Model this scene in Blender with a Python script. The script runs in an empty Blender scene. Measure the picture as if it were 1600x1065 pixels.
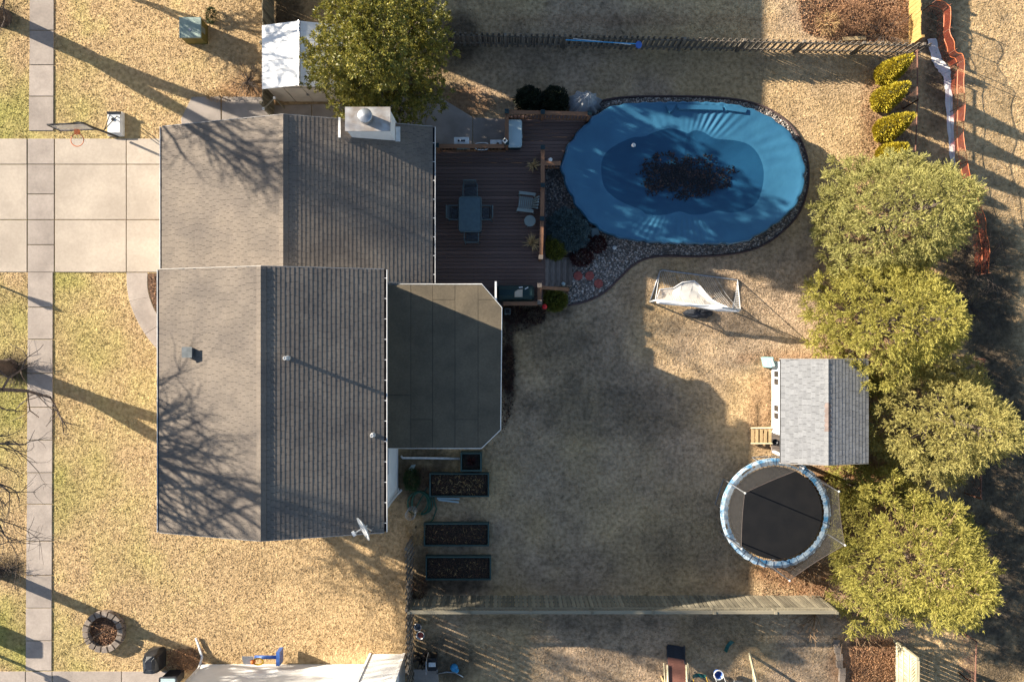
import bpy, math, random
import numpy as np
from mathutils import Vector, Matrix

# ------------------------------------------------------------------ camera, sky, sun
SC = bpy.context.scene
COL = SC.collection
D = 31.0                 # flight height of the camera, metres
PPM = 40.0               # photograph pixels per metre on the ground
cam_d = bpy.data.cameras.new("camera"); cam = bpy.data.objects.new("camera", cam_d); COL.objects.link(cam)
cam.location = (0, 0, D); cam.rotation_euler = (0, 0, 0)
cam_d.sensor_width = 36.0; cam_d.lens = 36.0 * D / 40.0; cam_d.clip_end = 2000.0
SC.camera = cam
SUN_EL = math.radians(20.0); SUN_AZ = math.radians(22.5)      # light travels towards +x and, by SUN_AZ, towards -y
world = bpy.data.worlds.new("World"); SC.world = world; world.use_nodes = True
wn = world.node_tree
sky = wn.nodes.new("ShaderNodeTexSky"); sky.sky_type = 'NISHITA'; sky.sun_disc = False
sky.sun_elevation = SUN_EL
sky.sun_rotation = math.atan2(-math.cos(SUN_AZ), math.sin(SUN_AZ))   # measured from +y towards +x
sky.air_density = 1.0; sky.dust_density = 0.6; sky.ozone_density = 1.6
bg = wn.nodes["Background"]; bg.inputs[1].default_value = 0.068
wn.links.new(sky.outputs[0], bg.inputs[0])
sun_d = bpy.data.lights.new("sun", 'SUN'); sun_d.energy = 5.0; sun_d.angle = math.radians(0.55); sun_d.color = (1.0, 0.90, 0.75)
sun = bpy.data.objects.new("sun", sun_d); COL.objects.link(sun)
sdir = Vector((math.cos(SUN_EL) * math.cos(SUN_AZ), -math.cos(SUN_EL) * math.sin(SUN_AZ), -math.sin(SUN_EL)))
sun.rotation_euler = sdir.to_track_quat('-Z', 'Y').to_euler(); sun.location = (-40, 20, 30)
SC.view_settings.view_transform = 'Standard'; SC.view_settings.look = 'None'
SC.view_settings.exposure = 1.76; SC.view_settings.gamma = 1.0
SC.render.engine = 'CYCLES'; SC.cycles.max_bounces = 6; SC.cycles.transparent_max_bounces = 16
SC.cycles.caustics_reflective = False; SC.cycles.caustics_refractive = False

rnd = random.Random(7); rng = np.random.default_rng(11)
PI = math.pi

def W(px, py, z=0.0):
    """survey helper: photograph pixel + known height -> world point"""
    k = (D - z) / D / PPM
    return Vector(((px - 800.0) * k, (532.5 - py) * k, z))
def G(px, py):           # plan position (ground pixels) in metres
    return ((px - 800.0) / PPM, (532.5 - py) / PPM)

# ------------------------------------------------------------------ materials
MATS = {}
def mk(name, c1, c2=None, rough=0.85, scale=6.0, var=0.0, ovar=0.0, bump=0.0, bscale=60.0, metal=0.0, spec=0.3,
       trans=0.0, alpha=1.0, coat=0.0, detail=4.0, contrast=(0.35, 0.65), attr=None, stretch=None, hue=None, fine=0.0, fscale=45.0):
    m = bpy.data.materials.new(name); m.use_nodes = True; MATS[name] = m
    n = m.node_tree.nodes; l = m.node_tree.links
    p = n["Principled BSDF"]; out = n["Material Output"]
    p.inputs["Roughness"].default_value = rough; p.inputs["Metallic"].default_value = metal
    p.inputs["Specular IOR Level"].default_value = spec
    if coat: p.inputs["Coat Weight"].default_value = coat
    tc = n.new("ShaderNodeTexCoord"); src = tc.outputs["Object"]
    if stretch:
        mp = n.new("ShaderNodeMapping"); mp.inputs["Scale"].default_value = stretch; l.new(src, mp.inputs[0]); src = mp.outputs[0]
    c2 = c2 or tuple(min(1, x * 0.75) for x in c1)
    nz = n.new("ShaderNodeTexNoise"); nz.inputs["Scale"].default_value = scale; nz.inputs["Detail"].default_value = detail
    l.new(src, nz.inputs["Vector"])
    rp = n.new("ShaderNodeValToRGB"); rp.color_ramp.elements[0].position = contrast[0]; rp.color_ramp.elements[1].position = contrast[1]
    rp.color_ramp.elements[0].color = (*c1, 1); rp.color_ramp.elements[1].color = (*c2, 1)
    l.new(nz.outputs["Fac"], rp.inputs[0]); colr = rp.outputs[0]
    if fine:
        nf = n.new("ShaderNodeTexNoise"); nf.inputs["Scale"].default_value = fscale; nf.inputs["Detail"].default_value = 6; nf.inputs["Roughness"].default_value = 0.7; l.new(src, nf.inputs["Vector"])
        mf = n.new("ShaderNodeMapRange"); mf.inputs[1].default_value = 0.3; mf.inputs[2].default_value = 0.7; mf.inputs[3].default_value = 1 - fine; mf.inputs[4].default_value = 1 + fine
        l.new(nf.outputs["Fac"], mf.inputs[0]); vf = n.new("ShaderNodeVectorMath"); vf.operation = 'SCALE'; l.new(colr, vf.inputs[0]); l.new(mf.outputs[0], vf.inputs["Scale"]); colr = vf.outputs[0]
    if attr:
        at = n.new("ShaderNodeAttribute"); at.attribute_name = attr
        mx = n.new("ShaderNodeMix"); mx.data_type = 'RGBA'; mx.blend_type = 'MULTIPLY'; mx.inputs[0].default_value = 1.0
        l.new(at.outputs["Color"], mx.inputs[6]); l.new(colr, mx.inputs[7]); colr = mx.outputs[2]
    def vary(sock, amt, colr):
        if hue:
            mh = n.new("ShaderNodeMix"); mh.data_type = 'RGBA'; l.new(sock, mh.inputs[0])
            l.new(colr, mh.inputs[6]); mh.inputs[7].default_value = (*hue, 1); colr = mh.outputs[2]
        mr = n.new("ShaderNodeMapRange"); mr.inputs[3].default_value = 1 - amt; mr.inputs[4].default_value = 1 + amt
        # decorrelate the brightness from the hue choice
        wv = n.new("ShaderNodeTexWhiteNoise"); wv.noise_dimensions = '1D'; l.new(sock, wv.inputs["W"])
        l.new(wv.outputs["Value"], mr.inputs[0])
        vm = n.new("ShaderNodeVectorMath"); vm.operation = 'SCALE'; l.new(colr, vm.inputs[0]); l.new(mr.outputs[0], vm.inputs["Scale"])
        return vm.outputs[0]
    if var:
        g = n.new("ShaderNodeNewGeometry"); colr = vary(g.outputs["Random Per Island"], var, colr)
    if ovar:
        o = n.new("ShaderNodeObjectInfo"); colr = vary(o.outputs["Random"], ovar, colr)
    l.new(colr, p.inputs["Base Color"])
    if bump:
        nb = n.new("ShaderNodeTexNoise"); nb.inputs["Scale"].default_value = bscale; nb.inputs["Detail"].default_value = 5
        l.new(src, nb.inputs["Vector"])
        b = n.new("ShaderNodeBump"); b.inputs["Strength"].default_value = 1.0; b.inputs["Distance"].default_value = bump
        l.new(nb.outputs["Fac"], b.inputs["Height"]); l.new(b.outputs[0], p.inputs["Normal"])
    last = p.outputs[0]
    if trans:
        t = n.new("ShaderNodeBsdfTranslucent"); l.new(colr, t.inputs[0])
        ms = n.new("ShaderNodeMixShader"); ms.inputs[0].default_value = trans
        l.new(last, ms.inputs[1]); l.new(t.outputs[0], ms.inputs[2]); last = ms.outputs[0]
    if alpha < 1:
        t = n.new("ShaderNodeBsdfTransparent"); ms = n.new("ShaderNodeMixShader"); ms.inputs[0].default_value = alpha
        l.new(t.outputs[0], ms.inputs[1]); l.new(last, ms.inputs[2]); last = ms.outputs[0]
    l.new(last, out.inputs[0])
    return m

mk("lawn", (1.06, 1.06, 1.06), (0.60, 0.59, 0.56), rough=0.95, scale=6.5, bump=0.035, bscale=14, detail=8, contrast=(0.38, 0.70), attr="col", spec=0.05)
mk("blades", (1.12, 1.10, 1.06), (0.70, 0.69, 0.66), rough=0.9, scale=6.5, var=0.14, attr="col", contrast=(0.38, 0.70), spec=0.1)
mk("concrete", (0.335, 0.285, 0.245), (0.26, 0.22, 0.19), rough=0.9, scale=1.3, ovar=0.09, fine=0.12, fscale=11, bump=0.003, bscale=90, detail=8, spec=0.2)
mk("concrete_warm", (0.43, 0.365, 0.295), (0.345, 0.29, 0.235), rough=0.9, scale=0.7, ovar=0.06, fine=0.10, fscale=9, bump=0.003, bscale=90, detail=8, spec=0.2)
mk("patio", (0.34, 0.29, 0.25), (0.25, 0.215, 0.185), rough=0.9, scale=1.6, ovar=0.08, bump=0.003, bscale=90, detail=8)
mk("asphalt", (0.055, 0.055, 0.058), rough=0.95, scale=20, bump=0.004, bscale=200)
mk("shingle_tan", (0.180, 0.150, 0.122), (0.130, 0.110, 0.094), rough=0.95, scale=0.9, var=0.05, fine=0.14, fscale=18, bump=0.002, bscale=160, detail=7, spec=0.12)
mk("shingle_grey", (0.25, 0.25, 0.25), (0.21, 0.21, 0.212), fine=0.12, fscale=18, rough=0.95, scale=5, var=0.10, bump=0.002, bscale=160, spec=0.15)
mk("shingle_brown", (0.22, 0.17, 0.15), rough=0.95, scale=9, ovar=0.1)
mk("underlay", (0.04, 0.04, 0.042), rough=0.95)
mk("roll_roof", (0.128, 0.104, 0.072), (0.098, 0.081, 0.058), fine=0.16, fscale=14, rough=0.95, scale=1.4, ovar=0.05, bump=0.003, bscale=240, detail=7, spec=0.1)
mk("white_paint", (0.78, 0.77, 0.75), (0.72, 0.71, 0.69), rough=0.55, scale=4)
mk("siding", (0.72, 0.71, 0.69), (0.66, 0.65, 0.63), rough=0.6, scale=3)
mk("shed_roof_white", (0.86, 0.85, 0.83), (0.76, 0.75, 0.73), rough=0.45, scale=3, ovar=0.02)
mk("shed_wall", (0.55, 0.48, 0.40), (0.47, 0.41, 0.34), rough=0.6, scale=3, ovar=0.03)
mk("gutter_white", (0.74, 0.72, 0.69), (0.6, 0.58, 0.55), rough=0.5, scale=9)
mk("gutter_dark", (0.03, 0.03, 0.035), rough=0.9)
mk("glass_dark", (0.02, 0.025, 0.03), rough=0.06, spec=0.8)
mk("metal_cap", (0.55, 0.53, 0.50), (0.36, 0.30, 0.25), rough=0.4, scale=3, metal=0.5)
mk("metal_grey", (0.42, 0.43, 0.44), (0.3, 0.3, 0.31), rough=0.4, metal=0.7, scale=10)
mk("vent_grey", (0.16, 0.17, 0.17), (0.11, 0.12, 0.12), rough=0.5, scale=8)
mk("black_metal", (0.018, 0.018, 0.02), rough=0.5)
mk("black_plastic", (0.012, 0.014, 0.017), (0.025, 0.026, 0.03), rough=0.32, spec=0.5, scale=5)
mk("deck_wood", (0.150, 0.090, 0.070), (0.088, 0.058, 0.050), rough=0.75, scale=2.5, ovar=0.22, bump=0.003, bscale=30, stretch=(0.35, 6, 6), detail=7)
mk("rail_wood", (0.24, 0.115, 0.058), (0.16, 0.078, 0.042), rough=0.7, scale=5, ovar=0.12)
mk("post_cap", (0.012, 0.03, 0.035), rough=0.35)
mk("step_wood", (0.20, 0.165, 0.14), (0.12, 0.095, 0.08), rough=0.85, scale=4, ovar=0.15)
mk("fence_grey", (0.19, 0.16, 0.125), (0.12, 0.10, 0.08), rough=0.95, scale=5, ovar=0.30)
mk("fence_green", (0.26, 0.225, 0.155), (0.18, 0.155, 0.11), rough=0.95, scale=5, ovar=0.38)
mk("fence_yellow", (0.42, 0.27, 0.09), (0.29, 0.17, 0.055), rough=0.9, scale=6, ovar=0.12)
mk("fence_pale", (0.50, 0.44, 0.30), (0.36, 0.31, 0.19), rough=0.9, scale=5, ovar=0.18)
mk("rust", (0.20, 0.10, 0.065), (0.12, 0.055, 0.04), rough=0.8, scale=20)
mk("cover_blue", (0.030, 0.122, 0.205), (0.023, 0.098, 0.175), rough=0.34, scale=1.2, spec=0.6, bump=0.012, bscale=3.0, detail=6)
mk("pool_wall", (0.05, 0.06, 0.08), rough=0.6)
mk("leaf_litter", (0.060, 0.022, 0.016), (0.024, 0.013, 0.010), rough=0.8, var=0.5, scale=4)
mk("dry_leaf", (0.28, 0.15, 0.075), (0.17, 0.09, 0.05), rough=0.85, var=0.45, scale=3)
mk("pebble", (0.40, 0.375, 0.345), (0.30, 0.275, 0.25), rough=0.8, var=0.75, scale=4, hue=(0.24, 0.18, 0.14))
mk("pebble_base", (0.17, 0.15, 0.135), (0.10, 0.09, 0.08), rough=0.95, scale=30)
mk("soil", (0.035, 0.026, 0.02), (0.018, 0.014, 0.011), rough=0.95, scale=9, bump=0.04, bscale=16)
mk("mulch", (0.13, 0.075, 0.045), (0.075, 0.042, 0.028), rough=0.95, scale=14, bump=0.03, bscale=40)
mk("edging", (0.10, 0.065, 0.06), (0.06, 0.04, 0.04), rough=0.8, scale=20)
mk("stone_red", (0.34, 0.09, 0.07), (0.22, 0.06, 0.05), rough=0.9, scale=14, ovar=0.12)
mk("stone_block", (0.22, 0.18, 0.145), (0.15, 0.12, 0.10), rough=0.9, scale=7, ovar=0.18, bump=0.01, bscale=40)
mk("bark", (0.10, 0.075, 0.058), (0.055, 0.042, 0.034), rough=0.95, scale=12, bump=0.015, bscale=50)
mk("twig", (0.11, 0.085, 0.07), (0.07, 0.055, 0.047), rough=0.9, scale=12)
mk("twig_tan", (0.30, 0.20, 0.115), (0.2, 0.125, 0.07), rough=0.9, scale=12)
mk("spruce_a", (0.29, 0.28, 0.085), (0.21, 0.22, 0.07), attr="col", rough=0.7, scale=2.5, var=0.22, trans=0.32, hue=(0.42, 0.37, 0.135), spec=0.2)
mk("spruce_b", (0.30, 0.275, 0.058), (0.22, 0.22, 0.05), attr="col", rough=0.7, scale=2.5, var=0.22, trans=0.32, hue=(0.42, 0.36, 0.095), spec=0.2)
mk("spruce_c", (0.31, 0.28, 0.085), (0.225, 0.22, 0.07), attr="col", rough=0.7, scale=2.5, var=0.22, trans=0.32, hue=(0.44, 0.37, 0.13), spec=0.2)
mk("arborvitae", (0.33, 0.27, 0.022), (0.24, 0.21, 0.02), rough=0.7, scale=5, var=0.35, trans=0.15, hue=(0.45, 0.35, 0.03))
mk("broadleaf", (0.15, 0.155, 0.026), (0.085, 0.108, 0.022), rough=0.5, scale=1.4, var=0.45, trans=0.25, hue=(0.27, 0.22, 0.035), spec=0.4)
mk("dark_shrub", (0.016, 0.022, 0.007), (0.010, 0.014, 0.006), rough=0.6, var=0.4, scale=4)
mk("globe_shrub", (0.085, 0.10, 0.012), (0.045, 0.06, 0.010), rough=0.6, var=0.4, scale=3, hue=(0.15, 0.14, 0.012))
mk("juniper", (0.050, 0.085, 0.085), (0.032, 0.060, 0.062), rough=0.7, var=0.4, scale=4, hue=(0.10, 0.14, 0.14))
mk("red_shrub", (0.075, 0.018, 0.014), (0.035, 0.010, 0.010), rough=0.7, var=0.45, scale=5)
mk("green_weed", (0.05, 0.085, 0.022), (0.03, 0.05, 0.016), rough=0.7, var=0.4, scale=5)
mk("straw", (0.42, 0.28, 0.13), (0.30, 0.19, 0.08), rough=0.85, var=0.3, scale=5)
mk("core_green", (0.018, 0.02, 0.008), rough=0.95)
mk("util_green", (0.26, 0.32, 0.28), (0.21, 0.27, 0.235), rough=0.55, scale=5)
mk("util_olive", (0.17, 0.145, 0.04), rough=0.6, scale=6)
mk("plastic_white", (0.62, 0.62, 0.60), (0.5, 0.5, 0.49), rough=0.45, scale=5)
mk("plastic_sage", (0.20, 0.24, 0.225), (0.17, 0.20, 0.19), rough=0.5, scale=5)
mk("plastic_pale", (0.36, 0.45, 0.46), (0.31, 0.40, 0.41), rough=0.4, scale=2)
mk("cover_teal", (0.008, 0.028, 0.030), rough=0.6, scale=3)
mk("furniture", (0.085, 0.12, 0.125), (0.07, 0.10, 0.105), rough=0.4, scale=12)
mk("table_glass", (0.055, 0.095, 0.105), (0.04, 0.07, 0.08), rough=0.18, scale=9, spec=0.6)
mk("sling", (0.06, 0.075, 0.085), rough=0.7, alpha=0.8)
mk("beige_mat", (0.50, 0.40, 0.30), rough=0.8)
mk("orange_rim", (0.60, 0.16, 0.05), rough=0.5)
mk("backboard", (0.62, 0.60, 0.58), rough=0.3, alpha=0.55)
mk("net_white", (0.72, 0.70, 0.66), (0.62, 0.6, 0.57), rough=0.8, alpha=0.55)
mk("net_thick", (0.76, 0.74, 0.71), (0.6, 0.58, 0.56), rough=0.8, scale=12)
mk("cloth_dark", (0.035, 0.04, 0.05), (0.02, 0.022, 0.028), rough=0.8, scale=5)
mk("tramp_mat", (0.012, 0.012, 0.013), (0.018, 0.017, 0.017), rough=0.7, scale=2)
mk("tramp_net", (0.045, 0.042, 0.040), rough=0.9, alpha=0.42)
mk("trim_tan", (0.34, 0.31, 0.28), rough=0.7)
mk("tramp_pad", (0.38, 0.46, 0.52), (0.06, 0.19, 0.34), rough=0.5, scale=3.2, contrast=(0.42, 0.62), bump=0.02, bscale=9)
mk("bed_green", (0.045, 0.085, 0.075), (0.035, 0.06, 0.055), rough=0.6, scale=6, ovar=0.1)
mk("hose_green", (0.03, 0.10, 0.06), rough=0.4)
mk("orange_net", (0.45, 0.085, 0.035), (0.33, 0.06, 0.025), rough=0.7, alpha=0.24, trans=0.2, scale=7)
mk("fabric_white", (0.62, 0.60, 0.58), (0.5, 0.48, 0.46), rough=0.8, scale=3, bump=0.02, bscale=8)
mk("toy_blue", (0.06, 0.14, 0.42), rough=0.35)
mk("toy_cyan", (0.05, 0.30, 0.55), rough=0.35)
mk("toy_orange", (0.75, 0.20, 0.03), rough=0.4)
mk("toy_yellow", (0.70, 0.42, 0.03), rough=0.4)
mk("toy_red", (0.65, 0.02, 0.03), rough=0.2)
mk("toy_green", (0.01, 0.09, 0.08), rough=0.4)
mk("play_wood", (0.42, 0.31, 0.16), (0.30, 0.21, 0.11), rough=0.8, scale=6, ovar=0.1)
mk("play_red", (0.22, 0.095, 0.07), (0.16, 0.07, 0.05), rough=0.8, scale=6, ovar=0.12)
mk("plastic_sheet", (0.42, 0.44, 0.46), (0.30, 0.32, 0.34), rough=0.25, scale=5, alpha=0.85)
mk("pot", (0.06, 0.045, 0.04), rough=0.7)
mk("teal_toy", (0.25, 0.48, 0.48), rough=0.5)
mk("brick_wall", (0.26, 0.13, 0.09), (0.19, 0.095, 0.07), rough=0.9, scale=9)
# standing water: tinted transparency under a fresnel gloss
def water_mat():
    m = bpy.data.materials.new("puddle_water"); m.use_nodes = True; MATS["water"] = m
    n = m.node_tree.nodes; l = m.node_tree.links; n.remove(n["Principled BSDF"])
    t = n.new("ShaderNodeBsdfTransparent"); t.inputs[0].default_value = (0.58, 0.69, 0.76, 1)
    g = n.new("ShaderNodeBsdfGlossy"); g.inputs["Roughness"].default_value = 0.03
    x = n.new("ShaderNodeMixShader"); x.inputs[0].default_value = 0.03; l.new(t.outputs[0], x.inputs[1]); l.new(g.outputs[0], x.inputs[2])
    l.new(x.outputs[0], n["Material Output"].inputs[0])
water_mat()

# ------------------------------------------------------------------ builders
def link(o, parent=None):
    COL.objects.link(o)
    if parent is not None:
        o.parent = parent
        if parent.type == 'EMPTY': o.matrix_parent_inverse = parent.matrix_basis.inverted()
    return o
def tag(o, label=None, cat=None, group=None, kind=None):
    if label: o["label"] = label
    if cat: o["category"] = cat
    if group: o["group"] = group
    if kind: o["kind"] = kind
    return o
def thing(name, label, cat, loc=(0, 0, 0), group=None):
    o = bpy.data.objects.new(name, None); COL.objects.link(o); o.location = loc; o.empty_display_size = 0.2
    o.matrix_basis = Matrix.Translation(Vector(loc))
    return tag(o, label, cat, group)
def setting(name, loc=(0, 0, 0)):
    o = bpy.data.objects.new(name, None); COL.objects.link(o); o.matrix_basis = Matrix.Translation(Vector(loc)); o["kind"] = "structure"; return o
def npmesh(name, V, F, mat, smooth=False, col=None):
    me = bpy.data.meshes.new(name)
    me.from_pydata(np.asarray(V, dtype=np.float32), [], np.asarray(F, dtype=np.int32) if not isinstance(F, list) else F)
    me.materials.append(MATS[mat])
    if smooth: me.polygons.foreach_set("use_smooth", [True] * len(me.polygons))
    if col is not None:
        a = me.color_attributes.new("col", 'FLOAT_COLOR', 'POINT')
        c = np.ones((len(V), 4), dtype=np.float32); c[:, :3] = col; a.data.foreach_set("color", c.ravel())
    me.update(); return me
class MB:
    def __init__(s): s.v = []; s.f = []
    def add(s, V, F):
        b = len(s.v); s.v.extend([tuple(x) for x in V]); s.f.extend([tuple(b + i for i in f) for f in F]); return s
    def box(s, c, size, rz=0.0, rot=None):
        hx, hy, hz = size[0] / 2, size[1] / 2, size[2] / 2
        R = rot if rot is not None else Matrix.Rotation(rz, 3, 'Z'); c = Vector(c)
        V = [c + R @ Vector((x * hx, y * hy, z * hz)) for z in (-1, 1) for x, y in ((-1, -1), (1, -1), (1, 1), (-1, 1))]
        return s.add(V, [(3, 2, 1, 0), (4, 5, 6, 7), (0, 1, 5, 4), (1, 2, 6, 5), (2, 3, 7, 6), (3, 0, 4, 7)])
    def bbox(s, a, b):
        return s.box([(a[i] + b[i]) / 2 for i in range(3)], [abs(b[i] - a[i]) for i in range(3)])
    def prism(s, poly, z0, z1, bevel=0.0):
        area = sum(poly[i][0] * poly[(i + 1) % len(poly)][1] - poly[(i + 1) % len(poly)][0] * poly[i][1] for i in range(len(poly)))
        if area < 0: poly = list(reversed(poly))
        n = len(poly); V = [(p[0], p[1], z0) for p in poly]
        if bevel:
            cx = sum(p[0] for p in poly) / n; cy = sum(p[1] for p in poly) / n
            V += [(p[0], p[1], z1 - bevel) for p in poly]
            def ins(p):
                d = Vector((cx - p[0], cy - p[1])); L = d.length or 1; return (p[0] + d.x / L * bevel, p[1] + d.y / L * bevel, z1)
            V += [ins(p) for p in poly]
            F = [tuple(reversed(range(n)))] + [tuple(2 * n + i for i in range(n))]
            for r in (0, n): F += [(r + i, r + (i + 1) % n, r + n + (i + 1) % n, r + n + i) for i in range(n)]
        else:
            V += [(p[0], p[1], z1) for p in poly]
            F = [tuple(reversed(range(n))), tuple(range(n, 2 * n))] + [(i, (i + 1) % n, n + (i + 1) % n, n + i) for i in range(n)]
        return s.add(V, F)
    def tube(s, pts, r, n=6, cap=True, closed=False):
        pts = [Vector(p) for p in pts]; m = len(pts); rs = r if isinstance(r, (list, tuple)) else [r] * m
        V = []; up = Vector((0, 0, 1))
        for i, p in enumerate(pts):
            a = pts[(i - 1) % m] if closed or i > 0 else p; b = pts[(i + 1) % m] if closed or i < m - 1 else p
            t = (b - a).normalized() if (b - a).length > 1e-9 else Vector((0, 0, 1))
            u = t.cross(up)
            if u.length < 1e-3: u = t.cross(Vector((1, 0, 0)))
            u.normalize(); w = t.cross(u)
            V += [p + (u * math.cos(2 * PI * k / n) + w * math.sin(2 * PI * k / n)) * rs[i] for k in range(n)]
        F = []
        for i in range(m if closed else m - 1):
            j = (i + 1) % m
            F += [(i * n + k, i * n + (k + 1) % n, j * n + (k + 1) % n, j * n + k) for k in range(n)]
        if cap and not closed: F += [tuple(range(n))[::-1], tuple((m - 1) * n + k for k in range(n))]
        return s.add(V, F)
    def lathe(s, c, prof, n=20, axis=None):
        R = Vector(axis).to_track_quat('Z', 'Y').to_matrix() if axis is not None else Matrix.Identity(3); c = Vector(c)
        V = []; m = len(prof)
        for r, z in prof: V += [c + R @ Vector((r * math.cos(2 * PI * k / n), r * math.sin(2 * PI * k / n), z)) for k in range(n)]
        F = []
        for i in range(m - 1): F += [(i * n + k, i * n + (k + 1) % n, (i + 1) * n + (k + 1) % n, (i + 1) * n + k) for k in range(n)]
        if prof[0][0] > 1e-6: F.append(tuple(range(n))[::-1])
        if prof[-1][0] > 1e-6: F.append(tuple((m - 1) * n + k for k in range(n)))
        return s.add(V, F)
    def build(s, name, mat, parent=None, smooth=False):
        me = npmesh(name, s.v, s.f, mat, smooth); o = bpy.data.objects.new(name, me)
        return link(o, parent)
def one(name, mat, parent=None, smooth=False): return MB(), lambda mb: mb.build(name, mat, parent, smooth)
def boxpart(name, mat, parent, c, size, rz=0.0): return MB().box(c, size, rz).build(name, mat, parent)
_unit = {}
def piece(name, mat, parent, c, size, rot=None):
    """a board, slab or picket: all of one material share a single box mesh"""
    if mat not in _unit: _unit[mat] = npmesh("board", *box_unit(), mat)
    o = bpy.data.objects.new(name, _unit[mat])
    M = (rot if rot is not None else Matrix.Identity(3)).to_4x4()
    o.matrix_basis = Matrix.Translation(Vector(c)) @ M @ Matrix.Diagonal((size[0], size[1], size[2], 1))
    return link(o, parent)
def box_unit():
    m = MB().box((0, 0, 0), (1, 1, 1)); return m.v, m.f
def npobj(name, V, F, mat, parent=None, smooth=False, col=None):
    return link(bpy.data.objects.new(name, npmesh(name, V, F, mat, smooth, col)), parent)
def spline(pts, n=6, closed=True):
    P = [Vector((*p, 0)) if len(p) == 2 else Vector(p) for p in pts]; m = len(P); out = []
    for i in range(m if closed else m - 1):
        g = lambda k: P[k % m] if closed else P[max(0, min(m - 1, k))]
        a, b, c, d = g(i - 1), g(i), g(i + 1), g(i + 2)
        for j in range(n):
            t = j / n
            out.append(0.5 * ((2 * b) + (c - a) * t + (2 * a - 5 * b + 4 * c - d) * t * t + (3 * b - a - 3 * c + d) * t ** 3))
    if not closed: out.append(P[-1])
    return out
def pip(x, y, poly):
    """vectorised point in polygon"""
    inside = np.zeros(x.shape, bool); n = len(poly)
    for i in range(n):
        x0, y0 = poly[i][:2]; x1, y1 = poly[(i + 1) % n][:2]
        if y0 == y1: continue
        c = ((y0 > y) != (y1 > y)) & (x < (x1 - x0) * (y - y0) / (y1 - y0) + x0); inside ^= c
    return inside
_perm = np.random.default_rng(3).random((256, 256))
def vnoise(x, y):
    xi = np.floor(x).astype(int); yi = np.floor(y).astype(int); fx = x - xi; fy = y - yi
    fx = fx * fx * (3 - 2 * fx); fy = fy * fy * (3 - 2 * fy)
    g = lambda a, b: _perm[a % 256, b % 256]
    return (g(xi, yi) * (1 - fx) + g(xi + 1, yi) * fx) * (1 - fy) + (g(xi, yi + 1) * (1 - fx) + g(xi + 1, yi + 1) * fx) * fy
def fbm(x, y, o=4):
    s = 0; a = 0.5; t = 0
    for i in range(o): s = s + a * vnoise(x + 17.3 * i, y + 5.1 * i); t += a; a *= 0.5; x = x * 2; y = y * 2
    return s / t
def unit(v): return v / np.maximum(np.linalg.norm(v, axis=-1, keepdims=True), 1e-9)
def leaves(P, Dr, L, Wd, r=None):
    """rhombic leaves: base points P, directions Dr, lengths L, widths Wd"""
    r = r or rng; n = len(P); Dr = unit(Dr); S = unit(np.cross(Dr, unit(r.normal(size=(n, 3)))))
    L = np.broadcast_to(np.asarray(L, float), (n,))[:, None]; Wd = np.broadcast_to(np.asarray(Wd, float), (n,))[:, None]
    V = np.stack([P, P + Dr * L * 0.5 + S * Wd * 0.5, P + Dr * L, P + Dr * L * 0.5 - S * Wd * 0.5], 1).reshape(-1, 3)
    return V, np.arange(4 * n).reshape(n, 4)

# ------------------------------------------------------------------ the lie of the land (plan polygons, ground pixels)
POOL_IMG = [(880,265),(884,243),(894,221),(912,199),(932,181),(955,168),(985,162),(1040,160),(1095,160),(1140,163),(1180,173),(1212,190),(1236,211),
            (1250,238),(1257,268),(1252,300),(1240,322),(1214,346),(1186,364),(1158,377),(1110,379),(1050,378),(1000,374),(960,366),(930,349),(908,326),(892,298)]
ZP = 0.92
POOL = [tuple(W(x, y, ZP)[:2]) for x, y in POOL_IMG]
POOL_S = [tuple(p[:2]) for p in spline(POOL, 4)]
GRAVEL_OUT = [(925,163),(950,156),(985,152),(1050,151),(1120,153),(1170,160),(1210,176),(1242,205),(1260,245),(1262,290),(1248,332),(1222,362),(1190,384),(1150,396),
              (1090,401),(1040,400),(1010,404),(988,415),(968,434),(945,456),(918,470),(888,477)]
g_out = [tuple(p[:2]) for p in spline([G(*p) for p in GRAVEL_OUT], 4, closed=False)]
GRAVEL = g_out + [G(888, 400), G(850, 392), G(850, 262), G(884, 258)]
def gp(pts): return [G(*p) for p in pts]
SIDEWALK_Y = [-30,48,102,151,205,257,303,345,382,425,480,530,583,636,687,738,787,845,898,949,1000,1047]
def sw_x(y): return 47 - 6.5 * y / 1065, 84.5 - 3.5 * y / 1065
WALK = spline([(198,426),(199,450),(205,478),(222,514),(246,545),(290,580)], 4, False)
WALK_IN = spline([(231,426),(231,448),(236,470),(250,497),(275,525),(310,550)], 4, False)
PATIO = [gp(p) for p in (
    [(428,165),(487,163),(487,240),(428,240)], [(488,163),(540,163),(540,240),(488,240)], [(541,163),(640,150),(640,250),(541,250)],
    [(641,150),(688,152),(664,189),(676,236),(641,250)], [(689,153),(715,169),(738,183),(738,233),(677,236),(665,190)], [(739,184),(789,186),(789,233),(739,233)],
    [(300,152),(345,151),(346,240),(290,240),(283,186)], [(347,151),(408,152),(426,180),(426,240),(347,240)])]
HOUSE_FOOT = [gp([(345,445),(630,445),(630,770),(345,770)]), gp([(310,240),(690,240),(690,470),(310,470)]), gp([(630,455),(780,455),(780,690),(630,690)])]
DECK_FOOT = [gp([(640,234),(888,234),(888,262),(852,262),(852,450),(895,405),(895,450),(850,450),(850,478),(640,478)]), gp([(790,180),(925,180),(885,260),(790,260)])]
DRIVE_X = [(-45, 42.5), (44, 85), (86.5, 197.5), (198.5, 318)]
DRIVE_Y = [(217, 256.5), (257.5, 343), (344, 425)]
BEDS = [(673,740,762,775), (664,818,762,852), (667,870,765,905)]
no_grass = [GRAVEL, POOL_S] + PATIO + HOUSE_FOOT + DECK_FOOT
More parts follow.
